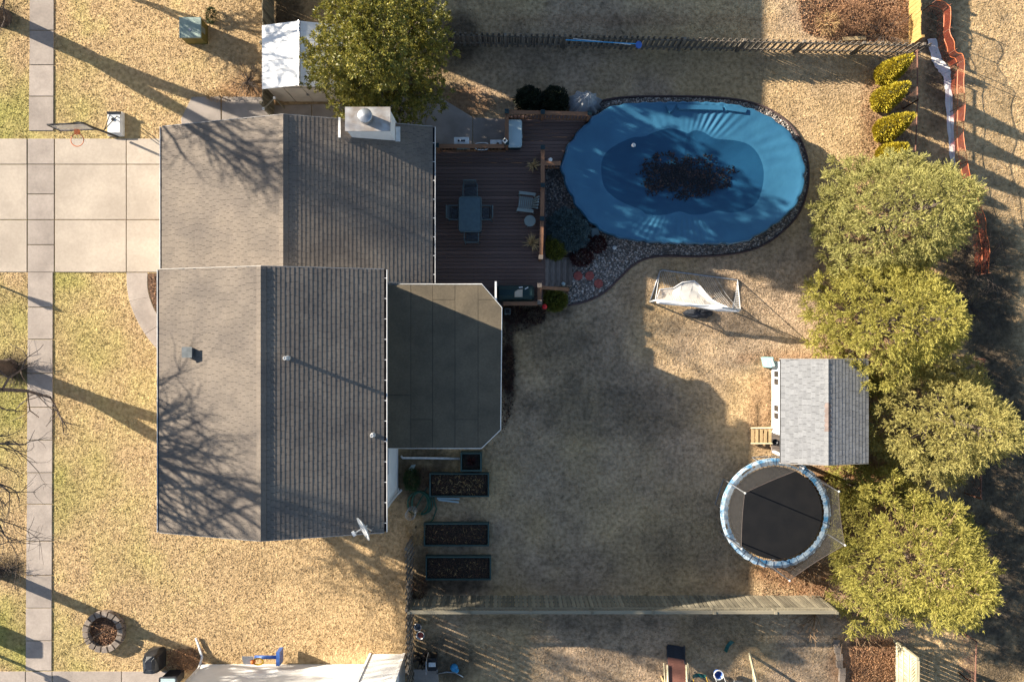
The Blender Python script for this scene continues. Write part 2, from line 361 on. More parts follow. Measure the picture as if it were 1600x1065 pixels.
no_grass.append(gp([(sw_x(-40)[0], -40), (sw_x(-40)[1], -40), (sw_x(1100)[1], 1100), (sw_x(1100)[0], 1100)]))
no_grass.append(gp([(-60, 217), (330, 217), (330, 425), (-60, 425)])); no_grass.append(gp([(-60, 1047), (285, 1047), (285, 1120), (-60, 1120)]))
no_grass.append([G(p.x, p.y) for p in WALK] + [G(p.x, p.y) for p in reversed(WALK_IN)])
no_grass.append(gp([(230,426),(320,426),(320,560),(246,497)]))
no_grass.append(gp([(435,70),(548,70),(548,160),(435,160)]))
for b in BEDS: no_grass.append(gp([(b[0], b[1]), (b[2], b[1]), (b[2], b[3]), (b[0], b[3])]))
no_grass.append(gp([(318,1036),(640,1018),(690,1045),(690,1110),(318,1110)]))
no_grass.append(gp([(1204,580),(1340,580),(1340,700),(1204,700)]))
ring_c = Vector((*G(166, 983), 0))
no_grass.append([(ring_c.x + 0.78 * math.cos(t), ring_c.y + 0.78 * math.sin(t)) for t in np.linspace(0, 2 * PI, 20)[:-1]])

# soil tones of the lawn itself: (px, py, rx, ry, strength, colour)
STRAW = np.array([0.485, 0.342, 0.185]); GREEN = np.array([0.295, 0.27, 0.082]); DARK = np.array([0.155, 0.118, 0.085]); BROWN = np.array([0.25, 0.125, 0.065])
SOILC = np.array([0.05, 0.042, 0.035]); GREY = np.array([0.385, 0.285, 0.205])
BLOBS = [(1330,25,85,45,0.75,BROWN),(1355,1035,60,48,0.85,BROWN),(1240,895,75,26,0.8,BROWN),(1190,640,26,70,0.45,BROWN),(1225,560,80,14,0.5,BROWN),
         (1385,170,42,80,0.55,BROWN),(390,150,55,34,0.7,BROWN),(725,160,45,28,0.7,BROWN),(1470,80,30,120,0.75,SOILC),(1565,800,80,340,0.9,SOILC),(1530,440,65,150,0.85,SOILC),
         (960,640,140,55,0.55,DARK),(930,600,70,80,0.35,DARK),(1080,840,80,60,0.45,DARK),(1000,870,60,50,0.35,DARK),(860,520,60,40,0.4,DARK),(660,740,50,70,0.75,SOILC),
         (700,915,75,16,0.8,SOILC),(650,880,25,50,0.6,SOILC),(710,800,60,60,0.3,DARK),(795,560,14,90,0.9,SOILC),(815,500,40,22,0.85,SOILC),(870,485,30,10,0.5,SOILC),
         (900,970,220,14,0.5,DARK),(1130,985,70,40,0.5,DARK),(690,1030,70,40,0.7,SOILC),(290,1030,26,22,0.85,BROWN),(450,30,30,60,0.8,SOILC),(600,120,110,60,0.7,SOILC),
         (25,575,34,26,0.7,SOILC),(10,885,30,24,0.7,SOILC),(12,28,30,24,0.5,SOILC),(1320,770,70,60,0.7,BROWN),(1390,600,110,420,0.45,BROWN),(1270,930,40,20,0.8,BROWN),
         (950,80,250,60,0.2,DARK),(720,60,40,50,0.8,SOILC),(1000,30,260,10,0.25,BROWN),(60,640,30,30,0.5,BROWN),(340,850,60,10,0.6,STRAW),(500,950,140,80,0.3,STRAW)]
def lawn_colour(x, y):
    px = x * PPM + 800; py = 532.5 - y * PPM
    n1 = fbm(x * 0.35 + 9, y * 0.35 + 4, 4); n2 = fbm(x * 1.3 + 31, y * 1.3 + 7, 4); n3 = fbm(x * 3.1 + 3, y * 3.1 + 40, 3)
    g = np.clip((330 - px) / 330, 0, 1) * 0.75 + np.clip((px - 120) / 200, 0, 1) * np.clip((420 - px) / 200, 0, 1) * 0.1 * (py > 420)
    g = np.clip(g * 1.15 * np.clip((n1 - 0.28) * 2.6, 0.1, 1.25) + (n2 - 0.5) * 0.75 * (px < 420) + (n2 - 0.56) * 0.5 * (py < 60), 0, 0.92)
    gy = np.clip((px - 640) / 80, 0, 1) * (px < 1420) * np.clip((n1 - 0.32) * 3, 0, 1) * 0.7
    c = STRAW[None] * (1 - g[:, None]) + GREEN[None] * g[:, None]
    c = c * (1 - gy[:, None]) + GREY[None] * gy[:, None]
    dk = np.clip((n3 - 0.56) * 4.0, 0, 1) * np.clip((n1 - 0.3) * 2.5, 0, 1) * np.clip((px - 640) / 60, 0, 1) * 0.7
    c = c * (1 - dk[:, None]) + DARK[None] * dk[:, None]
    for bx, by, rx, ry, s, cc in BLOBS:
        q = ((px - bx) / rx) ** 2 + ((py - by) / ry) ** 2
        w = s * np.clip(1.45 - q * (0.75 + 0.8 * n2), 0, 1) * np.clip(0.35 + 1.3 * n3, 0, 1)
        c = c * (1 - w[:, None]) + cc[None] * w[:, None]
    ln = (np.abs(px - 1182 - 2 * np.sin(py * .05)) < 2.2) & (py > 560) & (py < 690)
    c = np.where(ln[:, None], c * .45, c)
    return c * (0.74 + 0.52 * n2)[:, None]

# ground: one sheet to the horizon, finer where the photograph looks
xs = np.concatenate([[-600, -250, -100, -50, -34, -28], np.arange(-23, 23.01, 0.2), [28, 34, 50, 100, 250, 600]])
ys = np.concatenate([[-600, -250, -100, -50, -30, -22], np.arange(-16, 16.01, 0.2), [22, 30, 50, 100, 250, 600]])
GX, GY = np.meshgrid(xs, ys); gv = np.stack([GX.ravel(), GY.ravel(), np.zeros(GX.size)], 1)
nx, ny = len(xs), len(ys); idx = np.arange(nx * ny).reshape(ny, nx)
gf = np.stack([idx[:-1, :-1].ravel(), idx[:-1, 1:].ravel(), idx[1:, 1:].ravel(), idx[1:, :-1].ravel()], 1)
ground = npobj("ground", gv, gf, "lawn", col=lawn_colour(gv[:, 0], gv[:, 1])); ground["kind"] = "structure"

# the turf: short dormant blades, nobody could count them
NB = 430000
bx = rng.uniform(-21.2, 21.2, NB); by = rng.uniform(-14.4, 14.4, NB)
keep = np.ones(NB, bool)
for poly in no_grass: keep &= ~pip(bx, by, poly)
keep &= (fbm(bx * 2.3, by * 2.3, 3) + rng.uniform(0, 0.5, NB)) > 0.45
bx, by = bx[keep], by[keep]; n = len(bx)
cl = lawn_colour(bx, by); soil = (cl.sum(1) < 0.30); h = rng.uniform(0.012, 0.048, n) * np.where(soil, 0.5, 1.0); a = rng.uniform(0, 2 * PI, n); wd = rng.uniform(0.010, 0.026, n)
P0 = np.stack([bx, by, np.full(n, -0.004)], 1); S = np.stack([np.cos(a), np.sin(a), np.zeros(n)], 1) * wd[:, None]
T = P0 + np.stack([rng.normal(0, 0.035, n), rng.normal(0, 0.035, n), h], 1)
bv = np.stack([P0 - S, P0 + S, T], 1).reshape(-1, 3)
cl = cl * np.where(rng.uniform(0, 1, (n, 1)) < .05, .5, rng.uniform(0.86, 1.14, (n, 1)))
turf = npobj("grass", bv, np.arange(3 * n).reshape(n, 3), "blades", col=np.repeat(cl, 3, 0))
tag(turf, "short dormant straw coloured grass over the lawns", "grass", kind="stuff")

# ------------------------------------------------------------------ paving
def slab(parent, mat, poly, z=0.035, name="slab"):
    cx = sum(p[0] for p in poly) / len(poly); cy = sum(p[1] for p in poly) / len(poly)
    sh = [(cx + (p[0] - cx) * 0.9985, cy + (p[1] - cy) * 0.9985) for p in poly]
    return MB().prism(sh, -0.05, z + rnd.uniform(-0.006, 0.006), 0.012).build(name, mat, parent)
sw = setting("sidewalk")
for y0, y1 in zip(SIDEWALK_Y[:-1], SIDEWALK_Y[1:]):
    if 217 < (y0 + y1) / 2 < 425: continue
    a0, b0 = sw_x(y0); a1, b1 = sw_x(y1)
    slab(sw, "concrete", gp([(a0 + rnd.uniform(-.4, .4), y0 + .5), (b0, y0 + .5), (b1, y1 - .5), (a1, y1 - .5)]))
dr = setting("driveway")
for i, (x0, x1) in enumerate(DRIVE_X):
    for y0, y1 in (DRIVE_Y if i != 1 else [(217, 256.5), (257.5, 303), (304, 343), (344, 382), (383, 425)]):
        slab(dr, "concrete_warm" if i != 1 else "concrete", gp([(x0, y0), (x1, y0), (x1, y1), (x0, y1)]))
fw = setting("front_walk")
cuts = [0, 7, 13, len(WALK) - 1]
for a, b in zip(cuts[:-1], cuts[1:]):
    slab(fw, "concrete", [G(p.x, p.y) for p in WALK[a:b + 1]] + [G(p.x, p.y) for p in reversed(WALK_IN[a:b + 1])], 0.03)
pt = setting("patio")
for p in PATIO: slab(pt, "patio", p, 0.03)
nd = setting("neighbour_driveway")
for x0, x1 in ((-60, 40), (41, 81.5), (82.5, 190), (191, 262)): slab(nd, "concrete", gp([(x0, 1048), (x1, 1048), (x1, 1110), (x0, 1110)]), 0.03)
slab(setting("neighbour_patio"), "concrete", gp([(646, 1044), (684, 1044), (690, 1120), (646, 1120)]), 0.05)
rd = MB().bbox((-32.5, -200, -0.02), (-22.6, 200, 0.004)).build("road", "asphalt"); rd["kind"] = "structure"
kb = MB().bbox((-22.6, -200, -0.02), (-22.35, 200, 0.13)).build("kerb", "concrete"); kb["kind"] = "structure"
# mulch strip between walk and house, leaves blown into it
ms = MB().prism(gp([(232, 427), (318, 427), (318, 548), (276, 524), (251, 496), (237, 469), (232, 448)]), -0.02, 0.02).build("mulch_strip", "mulch"); ms["kind"] = "structure"
def litter(name, label, region, n, mat, L=0.07, z=0.012, parent=None, cat="leaves"):
    xa = [p[0] for p in region]; ya = [p[1] for p in region]
    x = rng.uniform(min(xa), max(xa), n); y = rng.uniform(min(ya), max(ya), n); k = pip(x, y, region) ; x, y = x[k], y[k]
    d = rng.normal(size=(len(x), 3)); d[:, 2] *= 0.35
    V, F = leaves(np.stack([x, y, np.full(len(x), z) + rng.uniform(0, 0.02, len(x))], 1), d, rng.uniform(L * .6, L * 1.3, len(x)), L * 0.65)
    V[:, 2] = np.maximum(V[:, 2], z - 0.002)
    o = npobj(name, V, F, mat, parent); tag(o, label, cat if parent is None else None, kind="stuff"); return o
litter("leaf_litter", "brown leaves blown between the front walk and the house", gp([(233, 428), (300, 428), (300, 530), (252, 495), (237, 469)]), 900, "dry_leaf", z=0.03)
litter("leaf_litter", "reddish leaf litter in the far corner bed above the picket fence", gp([(1245, 0), (1420, 0), (1420, 62), (1300, 66), (1255, 50)]), 5200, "dry_leaf")
litter("leaf_litter", "reddish leaf litter between edging blocks and pale board fence", gp([(1328, 998), (1396, 998), (1396, 1075), (1328, 1075)]), 2600, "dry_leaf")
litter("leaf_litter", "brown leaves around the black bin near the white wall", gp([(250, 1015), (318, 1012), (318, 1046), (256, 1046)]), 900, "dry_leaf")
litter("leaf_litter", "fallen leaves under the conical hedge shrubs", gp([(1345, 110), (1425, 95), (1425, 250), (1345, 250)]), 1800, "dry_leaf", L=0.055)
litter("leaf_litter", "dark leaves along the sunroom and deck foot", gp([(786, 478), (850, 478), (850, 505), (800, 520), (802, 640), (784, 680)]), 2200, "leaf_litter", L=0.08)
litter("leaf_litter", "dry leaves beside the trampoline under the last spruce", gp([(1190, 880), (1310, 860), (1330, 930), (1190, 930)]), 2200, "dry_leaf", L=0.05)
litter("fallen_leaves", "scattered brown leaves lying on the front and side lawns", gp([(90, -10), (240, -10), (240, 215), (90, 215), (90, 430), (230, 600), (230, 860), (620, 860), (620, 1015), (90, 1015)]), 900, "dry_leaf", L=0.05, z=0.03)
# pebbles round the pool
pb = MB().prism(GRAVEL, -0.02, 0.012).build("pebble_bed", "pebble_base"); pb["kind"] = "structure"
NP = 30000
xa = np.array(GRAVEL); x = rng.uniform(xa[:, 0].min(), xa[:, 0].max(), NP); y = rng.uniform(xa[:, 1].min(), xa[:, 1].max(), NP)
inner = [((p[0] - G(1069, 269)[0]) * 0.97 + G(1069, 269)[0], (p[1] - G(1069, 269)[1]) * 0.95 + G(1069, 269)[1]) for p in POOL_S]
k = pip(x, y, GRAVEL) & ~pip(x, y, inner); x, y = x[k], y[k]; n = len(x)
oc = np.array([(1, 0, 0), (0, 1, 0), (-1, 0, 0), (0, -1, 0), (0, 0, 1.0), (0, 0, -1)]); of = np.array([(0, 1, 4), (1, 2, 4), (2, 3, 4), (3, 0, 4), (1, 0, 5), (2, 1, 5), (3, 2, 5), (0, 3, 5)])
sc = rng.uniform(0.022, 0.048, (n, 1, 1)) * np.stack([rng.uniform(.7, 1.3, n), rng.uniform(.7, 1.3, n), rng.uniform(.45, .8, n)], 1)[:, None, :]
V = oc[None] * sc; an = rng.uniform(0, 6.28, n); ca, sa = np.cos(an)[:, None], np.sin(an)[:, None]
V = np.stack([V[:, :, 0] * ca - V[:, :, 1] * sa, V[:, :, 0] * sa + V[:, :, 1] * ca, V[:, :, 2]], 2) + np.stack([x, y, np.full(n, 0.03)], 1)[:, None, :]
peb = npobj("pebbles", V.reshape(-1, 3), (of[None] + 6 * np.arange(n)[:, None, None]).reshape(-1, 3), "pebble")
tag(peb, "grey and white pebbles packed around the covered pool", "pebbles", kind="stuff")
e = MB().tube([(p[0], p[1], 0.05) for p in g_out], 0.042, 6).build("garden_edging", "edging", smooth=True)
tag(e, "dark curved edging strip between the pebbles and lawn", "edging")
for (px, py), lb in zip(((903, 431), (921, 431), (935, 443)), ("red octagonal stepping stone nearest the deck steps", "middle red octagonal stepping stone in the pebbles", "red octagonal stepping stone nearest the lawn edging")):
    c = G(px, py); o = MB().prism([(c[0] + 0.185 * math.cos(t), c[1] + 0.185 * math.sin(t)) for t in np.linspace(0.2, 0.2 + 2 * PI, 9)[:-1]], 0, 0.095, 0.012).build("stepping_stone", "stone_red")
    tag(o, lb, "stepping stone", "red stepping stones by the deck steps")
o = MB().lathe((*G(960, 387), 0.03), [(0.0, 0.06), (0.07, 0.055), (0.085, 0.03), (0.085, 0)][::-1], 14).build("ground_light", "plastic_white", smooth=True); tag(o, "small round white light lid in the pebbles", "garden light")
o = MB().prism(gp([(923, 357), (933, 356), (937, 367), (932, 375), (924, 374)]), 0.0, 0.14, 0.02).build("paver", "plastic_pale"); tag(o, "pale grey slab between juniper and pool edge", "paver")

# ------------------------------------------------------------------ the house
house = thing("house", "tan shingled house of two gabled wings with a flat roofed sunroom", "house", (*G(490, 600), 0))
def shingles(name, e0, e1, r0, r1, mat, parent, expo=0.14, tab=0.30, t=0.009, rr=None):
    """three-tab courses from eave e0-e1 up to ridge r0-r1; joined because single tabs are a few pixels"""
    rr = rr or random.Random(5); e0, e1, r0, r1 = map(Vector, (e0, e1, r0, r1))
    along = (e1 - e0); L = along.length; u = along.normalized(); up = (r0 - e0); H = up.length; v = up.normalized(); nrm = u.cross(v)
    if nrm.z < 0: nrm = -nrm
    V = []; F = []; rows = int(H / expo + 0.5)
    for i in range(rows):
        y0 = i * H / rows; y1 = min(H, y0 + H / rows * 1.25); x = -rr.uniform(0, tab) ; 
        while x < L:
            w = tab * rr.choice((0.8, 1.0, 1.0, 1.25)); a = max(0.0, x) + 0.005; b = min(L, x + w) - 0.005; x += w
            if b - a < 0.02: continue
            tt = t * rr.uniform(0.9, 1.12); d = rr.uniform(-0.003, 0.003); base = len(V)
            lo = e0 + v * (y0 + d); hi = e0 + v * y1
            V += [lo + u * a + nrm * tt, lo + u * b + nrm * tt, hi + u * b + nrm * 0.001, hi + u * a + nrm * 0.001, lo + u * a - nrm * .004, lo + u * b - nrm * .004]
            F += [(base, base + 1, base + 2, base + 3), (base + 4, base + 5, base + 1, base), (base + 4, base, base + 3, base + 4)[:3], (base + 5, base + 2, base + 1)]
    V = [tuple(p) for p in V]
    me = bpy.data.meshes.new(name); me.from_pydata(V, [], F); me.materials.append(MATS[mat]); me.update()
    o = link(bpy.data.objects.new(name, me), parent); o["kind"] = "stuff"; return o
def gable_roof(parent, xw, xe, xr, yn, ys, he, hr, mat, rr, expo=0.14, thick=0.14, trim="trim_tan", tab=0.22, t=0.010):
    """ridge runs north-south; returns the roof part"""
    m = MB(); prof = [(xw, he), (xr, hr), (xe, he)]
    V = []; 
    for y in (ys, yn):
        V += [(x, y, z) for x, z in prof] + [(x, y, z - thick) for x, z in reversed(prof)]
    F = [tuple(range(6)), tuple(range(11, 5, -1))] + [(i, (i + 1) % 6, 6 + (i + 1) % 6, 6 + i) for i in range(6)]
    m.add(V, [tuple(reversed(f)) for f in F]); roof = m.build("roof", "underlay", parent)
    shingles("shingles", (xw, ys, he + .004), (xw, yn, he + .004), (xr, ys, hr + .004), (xr, yn, hr + .004), mat, roof, expo, tab, t, random.Random(rr))
    shingles("shingles", (xe, ys, he + .004), (xe, yn, he + .004), (xr, ys, hr + .004), (xr, yn, hr + .004), mat, roof, expo, tab, t, random.Random(rr + 1))
    for y, s in ((ys, -1), (yn, 1)):                                    # rake boards
        for x0 in (xw, xe):
            q = MB(); a = Vector((x0, y, he)); b = Vector((xr, y, hr)); off = Vector((0, s * 0.025, 0))
            q.add([a + Vector((0, s * .002, -.2)), b + Vector((0, s * .002, -.2)), b + Vector((0, s * .002, .012)), a + Vector((0, s * .002, .012)),
                   a + off + Vector((0, 0, -.2)), b + off + Vector((0, 0, -.2)), b + off + Vector((0, 0, .012)), a + off + Vector((0, 0, .012))],
                  [(0, 1, 2, 3), (7, 6, 5, 4), (0, 4, 5, 1), (3, 2, 6, 7), (0, 3, 7, 4), (1, 5, 6, 2)]).build("rake_board", trim, roof)
    return roof
def ridge_caps(parent, xr, hr, yn, ys, mat, slope, step=0.2, w=0.15, alt=None, lift=0.0):
    hr = hr - lift
    me = None; y = ys
    while y < yn - 0.05:
        b = min(y + step * 1.2, yn); m = MB(); dz = w * math.tan(slope)
        c = alt(y) if alt else mat
        m.add([(xr - w, y, hr - dz + .036), (xr, y, hr + .052), (xr + w, y, hr - dz + .036), (xr - w, b, hr - dz + .024), (xr, b, hr + .040), (xr + w, b, hr - dz + .024),
               (xr - w, y, hr - dz + .004), (xr, y, hr + .006), (xr + w, y, hr - dz + .004)],
              [(0, 1, 4, 3), (1, 2, 5, 4), (6, 7, 1, 0), (7, 8, 2, 1), (0, 3, 6), (2, 8, 5)]).build("ridge_cap", c, parent); y += step
def gutter(parent, x, y0, y1, z, s, brackets=True, out=0.12):
    """trough on an eave that faces s (+1 east, -1 west)"""
    g = MB(); x1 = x + s * out; xa, xb = min(x, x1), max(x, x1)
    g.bbox((xa, y0, z - .12), (xb, y1, z - .105)); g.build("gutter_trough", "gutter_dark", parent)
    lip = MB(); lip.bbox((x1 - .009, y0, z - .125), (x1 + .009, y1, z + .006)); G_ = lip.build("gutter", "gutter_white", parent)
    y = y0 + 0.3
    while brackets and y < y1:
        piece("hanger", "gutter_white", G_, ((x + x1) / 2, y, z), (out, 0.018, 0.01)); y += 0.66
    return G_
# --- the tall south wing
HE, HR = 5.3, 6.4
xw, xe = W(249, 0, HE).x, W(600, 0, HE).x; xr = W(408, 0, HR).x; yn = W(0, 421, HE).y; ys = W(0, 831, HE).y
south = gable_roof(house, xw, xe, xr, yn, ys, HE, HR, "shingle_tan", 1); slS = math.atan2(HR - HE, xr - xw)
ridge_caps(south, xr, HR, yn, ys, "shingle_tan", slS)
wx0, wx1, wy0, wy1 = xw + 0.35, xe - 0.30, ys + 0.35, yn - 0.25
wall = MB().add([(wx0, wy0, 0), (wx1, wy0, 0), (wx1, wy1, 0), (wx0, wy1, 0), (wx0, wy0, HE - .12), (wx1, wy0, HE - .12), (wx1, wy1, HE - .12), (wx0, wy1, HE - .12),
     ((wx0 + wx1) / 2, wy0, HR - .2), ((wx0 + wx1) / 2, wy1, HR - .2)], [(0, 1, 5, 8, 4), (2, 3, 7, 9, 6), (1, 2, 6, 5), (3, 0, 4, 7)]).build("wall", "siding", house)
def lap(parent, p0, p1, z0, z1, nrm, mat="siding", step=0.2, name="siding_board"):
    """lapped siding boards on a wall from p0 to p1"""
    p0 = Vector(p0); p1 = Vector(p1); u = p1 - p0; nrm = Vector(nrm); z = z0
    while z < z1 - .02:
        t = min(z + step, z1); a = p0 + nrm * .022; b = p0 + nrm * .006
        MB().add([a + Vector((0, 0, z)), a + u + Vector((0, 0, z)), b + u + Vector((0, 0, t)), b + Vector((0, 0, t)), p0 + Vector((0, 0, z)), p0 + u + Vector((0, 0, z))],
                 [(0, 1, 2, 3), (4, 5, 1, 0)]).build(name, mat, parent); z = t
lap(wall, (wx1, wy0, 0), (wx1, wy1, 0), 0.35, HE - .15, (1, 0, 0))
def window(parent, c, w, h, axis, s, shades=None):
    """axis 'x': the wall faces +-x"""
    c = Vector(c); nrm = Vector((s, 0, 0)) if axis == 'x' else Vector((0, s, 0)); u = Vector((0, 1, 0)) if axis == 'x' else Vector((1, 0, 0))
    def bx(m, cu, cz, su, sz, d0, d1):
        q = c + u * cu + Vector((0, 0, cz)) + nrm * (d0 + d1) / 2
        m.box(q, (d1 - d0, su, sz) if axis == 'x' else (su, d1 - d0, sz))
    f = MB(); t = 0.07
    for cu, cz, su, sz in ((0, h / 2 + t / 2, w + 2 * t, t), (0, -h / 2 - t / 2, w + 2 * t, t), (w / 2 + t / 2, 0, t, h), (-w / 2 - t / 2, 0, t, h), (0, 0, w, 0.035)): bx(f, cu, cz, su, sz, 0.0, 0.065)
    fo = f.build("window", "white_paint", parent); g = MB(); bx(g, 0, h / 4 + .009, w - .002, h / 2 - .02, 0.002, 0.035); g.build("pane", "glass_dark", fo)
    g = MB(); bx(g, 0, -h / 4 - .009, w - .002, h / 2 - .02, 0.002, 0.035); g.build("pane", "glass_dark", fo)
window(house, (wx1 + .02, W(0, 738, 3.4).y + .35, 3.6), 0.95, 1.35, 'x', 1)
for y in (-1.2, -3.2, 1.2): window(house, (wx0 - .0, y, 3.9), 1.0, 1.2, 'x', -1)
for y in (-2.4, 0.6): window(house, (wx0 - .0, y, 1.4), 1.1, 1.4, 'x', -1)
gutter(house, xw, ys, yn, HE, -1, False, 0.07); gutter(house, xe, ys, yn, HE, 1, True, 0.09)
MB().box((wx1 + .02, wy0 + .06, 2.55), (.05, .11, 5.0)).build("corner_board", "white_paint", house)
MB().tube([W(627, 765, .12), W(622, 771, .3), (wx1 + .09, wy0 + .03, .5), (wx1 + .09, wy0 + .03, HE - .2)], 0.045, 6).build("downspout", "gutter_white", house)
# --- the low north wing
NE, NR = 3.1, 4.6
nxw, nxe = W(253, 0, NE).x, W(676, 0, NE).x; nxr = W(443, 0, NR).x; nyn = W(0, 198, NE).y; nys = W(0, 442, NE).y
def nz(x): return NE + (NR - NE) * (x - nxw) / (nxr - nxw) if x < nxr else NE + (NR - NE) * (nxe - x) / (nxe - nxr)
north = gable_roof(house, nxw, nxe, nxr, nyn, nys, NE, NR, "shingle_tan", 11); slN = math.atan2(NR - NE, nxr - nxw)
ridge_caps(north, nxr, NR, nyn, wy1 + .1, "shingle_tan", slN)
a, b, c_, d_ = nxw + .35, nxe - .35, nys + .25, nyn - .25
nw = MB(); nw.add([(a, c_, 0), (b, c_, 0), (b, d_, 0), (a, d_, 0), (a, c_, NE - .12), (b, c_, NE - .12), (b, d_, NE - .12), (a, d_, NE - .12), ((a + b) / 2, d_, NR - .25), ((a + b) / 2, c_, NR - .25)],
       [(0, 1, 5, 9, 4), (2, 3, 7, 8, 6), (1, 2, 6, 5), (3, 0, 4, 7)]); nw.build("wall", "siding", house)
gd = MB().box((a - .03, W(0, 321).y, 1.1), (.06, 4.6, 2.2)).build("garage_door", "white_paint", house)
for i in range(4): piece("panel", "white_paint", gd, (a - .075, W(0, 321).y, .28 + .54 * i), (.03, 4.5, .48))
fd = boxpart("front_door", "toy_red", house, (wx0 - .03, W(0, 560).y, 1.05), (.05, .95, 2.1)); boxpart("door_handle", "metal_grey", fd, (wx0 - .08, W(0, 560).y + .36, 1.0), (.06, .03, .12))
pdoor = boxpart("patio_door", "glass_dark", house, (b + .03, 5.4, 1.72), (.05, 1.9, 2.0)); boxpart("door_frame", "white_paint", pdoor, (b + .06, 5.4, 1.72), (.03, .06, 2.0))
gutter(house, nxw, nys, nyn, NE, -1, False, 0.07); gutter(house, nxe, nys, nyn, NE, 1, True, 0.085)
# chimney chase through the north rake
ct = 4.9; c0 = W(541, 169, ct); c1 = W(608, 203, ct)
ch = MB().bbox((c0.x, c1.y, 0), (c1.x, c0.y, ct - .04)).build("chimney", "white_paint", house)
cap = MB().bbox((c0.x - .04, c1.y - .04, ct - .04), (c1.x + .04, c0.y + .04, ct)).build("chase_cap", "metal_cap", ch)
fc = W(571, 182, ct + .3)
MB().lathe((fc.x, fc.y, ct), [(.19, 0), (.19, .32), (.24, .34), (.24, .42), (.21, .44), (.0, .47)], 18).build("flue", "metal_grey", ch, True)
MB().box((c1.x + .1, c1.y + .2, nz(c1.x) + .1), (.16, .5, .05)).build("flashing", "plastic_white", ch)
p = W(531, 200, nz(W(531, 200, 4.2).x)); MB().box((p.x, p.y, p.z + .05), (.07, .68, .06)).build("flashing_strip", "white_paint", house)
# roof furniture
def on_s(px, py):
    z = 5.8
    for _ in range(8):
        q = W(px, py, z); z = HR - abs(q.x - xr) * math.tan(slS)
    return W(px, py, z)
q = on_s(297, 550)
v = MB().box((q.x, q.y, q.z + .12), (.26, .28, .22)).build("roof_vent", "vent_grey", house); MB().box((q.x, q.y, q.z + .245), (.32, .34, .03)).build("hood", "vent_grey", v)
for px, py, hh in ((450, 559, .42), (583, 679, .32)):
    q = on_s(px, py); v = MB().lathe((q.x, q.y, q.z - .05), [(.055, 0), (.055, hh), (.04, hh), (.04, hh - .03), (0, hh - .03)], 12).build("vent_pipe", "plastic_white", house, True)
    MB().lathe((q.x, q.y, q.z - .03), [(.10, 0), (.085, .04), (.058, .08)], 12).build("pipe_boot", "metal_grey", v, True)
# --- sunroom
ZS = 3.45
sp = [W(600, 444, ZS), W(753, 444, ZS), W(784, 480, ZS), W(782, 671, ZS), W(752, 700, ZS), W(600, 700, ZS)]; poly = [(p.x, p.y) for p in sp]
inn = lambda k: [(sum(p[0] for p in poly) / 6 + (p[0] - sum(q[0] for q in poly) / 6) * k, sum(p[1] for p in poly) / 6 + (p[1] - sum(q[1] for q in poly) / 6) * k) for p in poly]
MB().prism(inn(.93), 0, ZS - .1).build("sunroom_wall", "siding", house)
sr = MB().prism(poly, ZS - .16, ZS).build("sunroom_roof", "underlay", house)
MB().tube([(p[0], p[1], ZS - .01) for p in poly], .022, 4, closed=True).build("drip_edge", "gutter_white", sr)
def clip(poly, x0, x1, y0=-99, y1=99):
    def cut(pl, ax, val, keep):
        out = []
        for i in range(len(pl)):
            a, b = pl[i], pl[(i + 1) % len(pl)]; ia, ib = keep(a[ax], val), keep(b[ax], val)
            if ia: out.append(a)
            if ia != ib:
                t = (val - a[ax]) / (b[ax] - a[ax]); out.append((a[0] + (b[0] - a[0]) * t, a[1] + (b[1] - a[1]) * t))
        return out
    for ax, val, keep in ((0, x0, lambda a, v: a >= v), (0, x1, lambda a, v: a <= v), (1, y0, lambda a, v: a >= v), (1, y1, lambda a, v: a <= v)):
        poly = cut(poly, ax, val, keep)
        if len(poly) < 3: return []
    return poly
SX = [W(x, 0, ZS).x for x in (598, 642, 676, 711, 747, 786)]
for i in range(5):
    for j, (ya, yb) in enumerate(((W(0, 702, ZS).y, W(0, (617, 655, 468, 655, 468)[i], ZS).y), (W(0, (617, 655, 468, 655, 468)[i], ZS).y, W(0, 440, ZS).y))):
        pl = clip(inn(.992), SX[i] + .006, SX[i + 1] - .006, ya + .006, yb - .006)
        if pl: MB().prism(pl, ZS + .002, ZS + .012 + .004 * ((i + j) % 2), .004).build("roofing_sheet", "roll_roof", sr)
for y in (1.6, .2, -1.4, -2.8): window(house, ((poly[2][0]) * .93 - .62 + .33, y, 1.6), .95, 1.5, 'x', 1)

# satellite dish on the south rake
q = on_s(583, 824); dish = thing("satellite_dish", "white satellite dish on the south-east roof corner", "satellite dish", q)
nrm = Vector((-.82, -.42, .40)).normalized(); dc = W(571, 824, 5.95)
prof = [(r, .09 * (r / .40) ** 2) for r in (0, .1, .2, .3, .36, .40)]
MB().lathe(dc, prof + [(.40, .075), (.30, .035), (.15, -.005), (0, -.02)], 28, nrm).build("reflector", "plastic_white", dish, True)
arm = MB(); tip = dc + nrm * .45 + Vector((0, 0, -.18)); arm.tube([dc + Vector((0, 0, -.3)), tip], .02).build("feed_arm", "plastic_white", dish)
MB().box(tip, (.09, .16, .08), .5).build("receiver", "plastic_white", dish)
MB().tube([q - Vector((0, 0, .05)), q + Vector((0, 0, .35)), dc - nrm * .02], .025).build("mast", "metal_grey", dish)

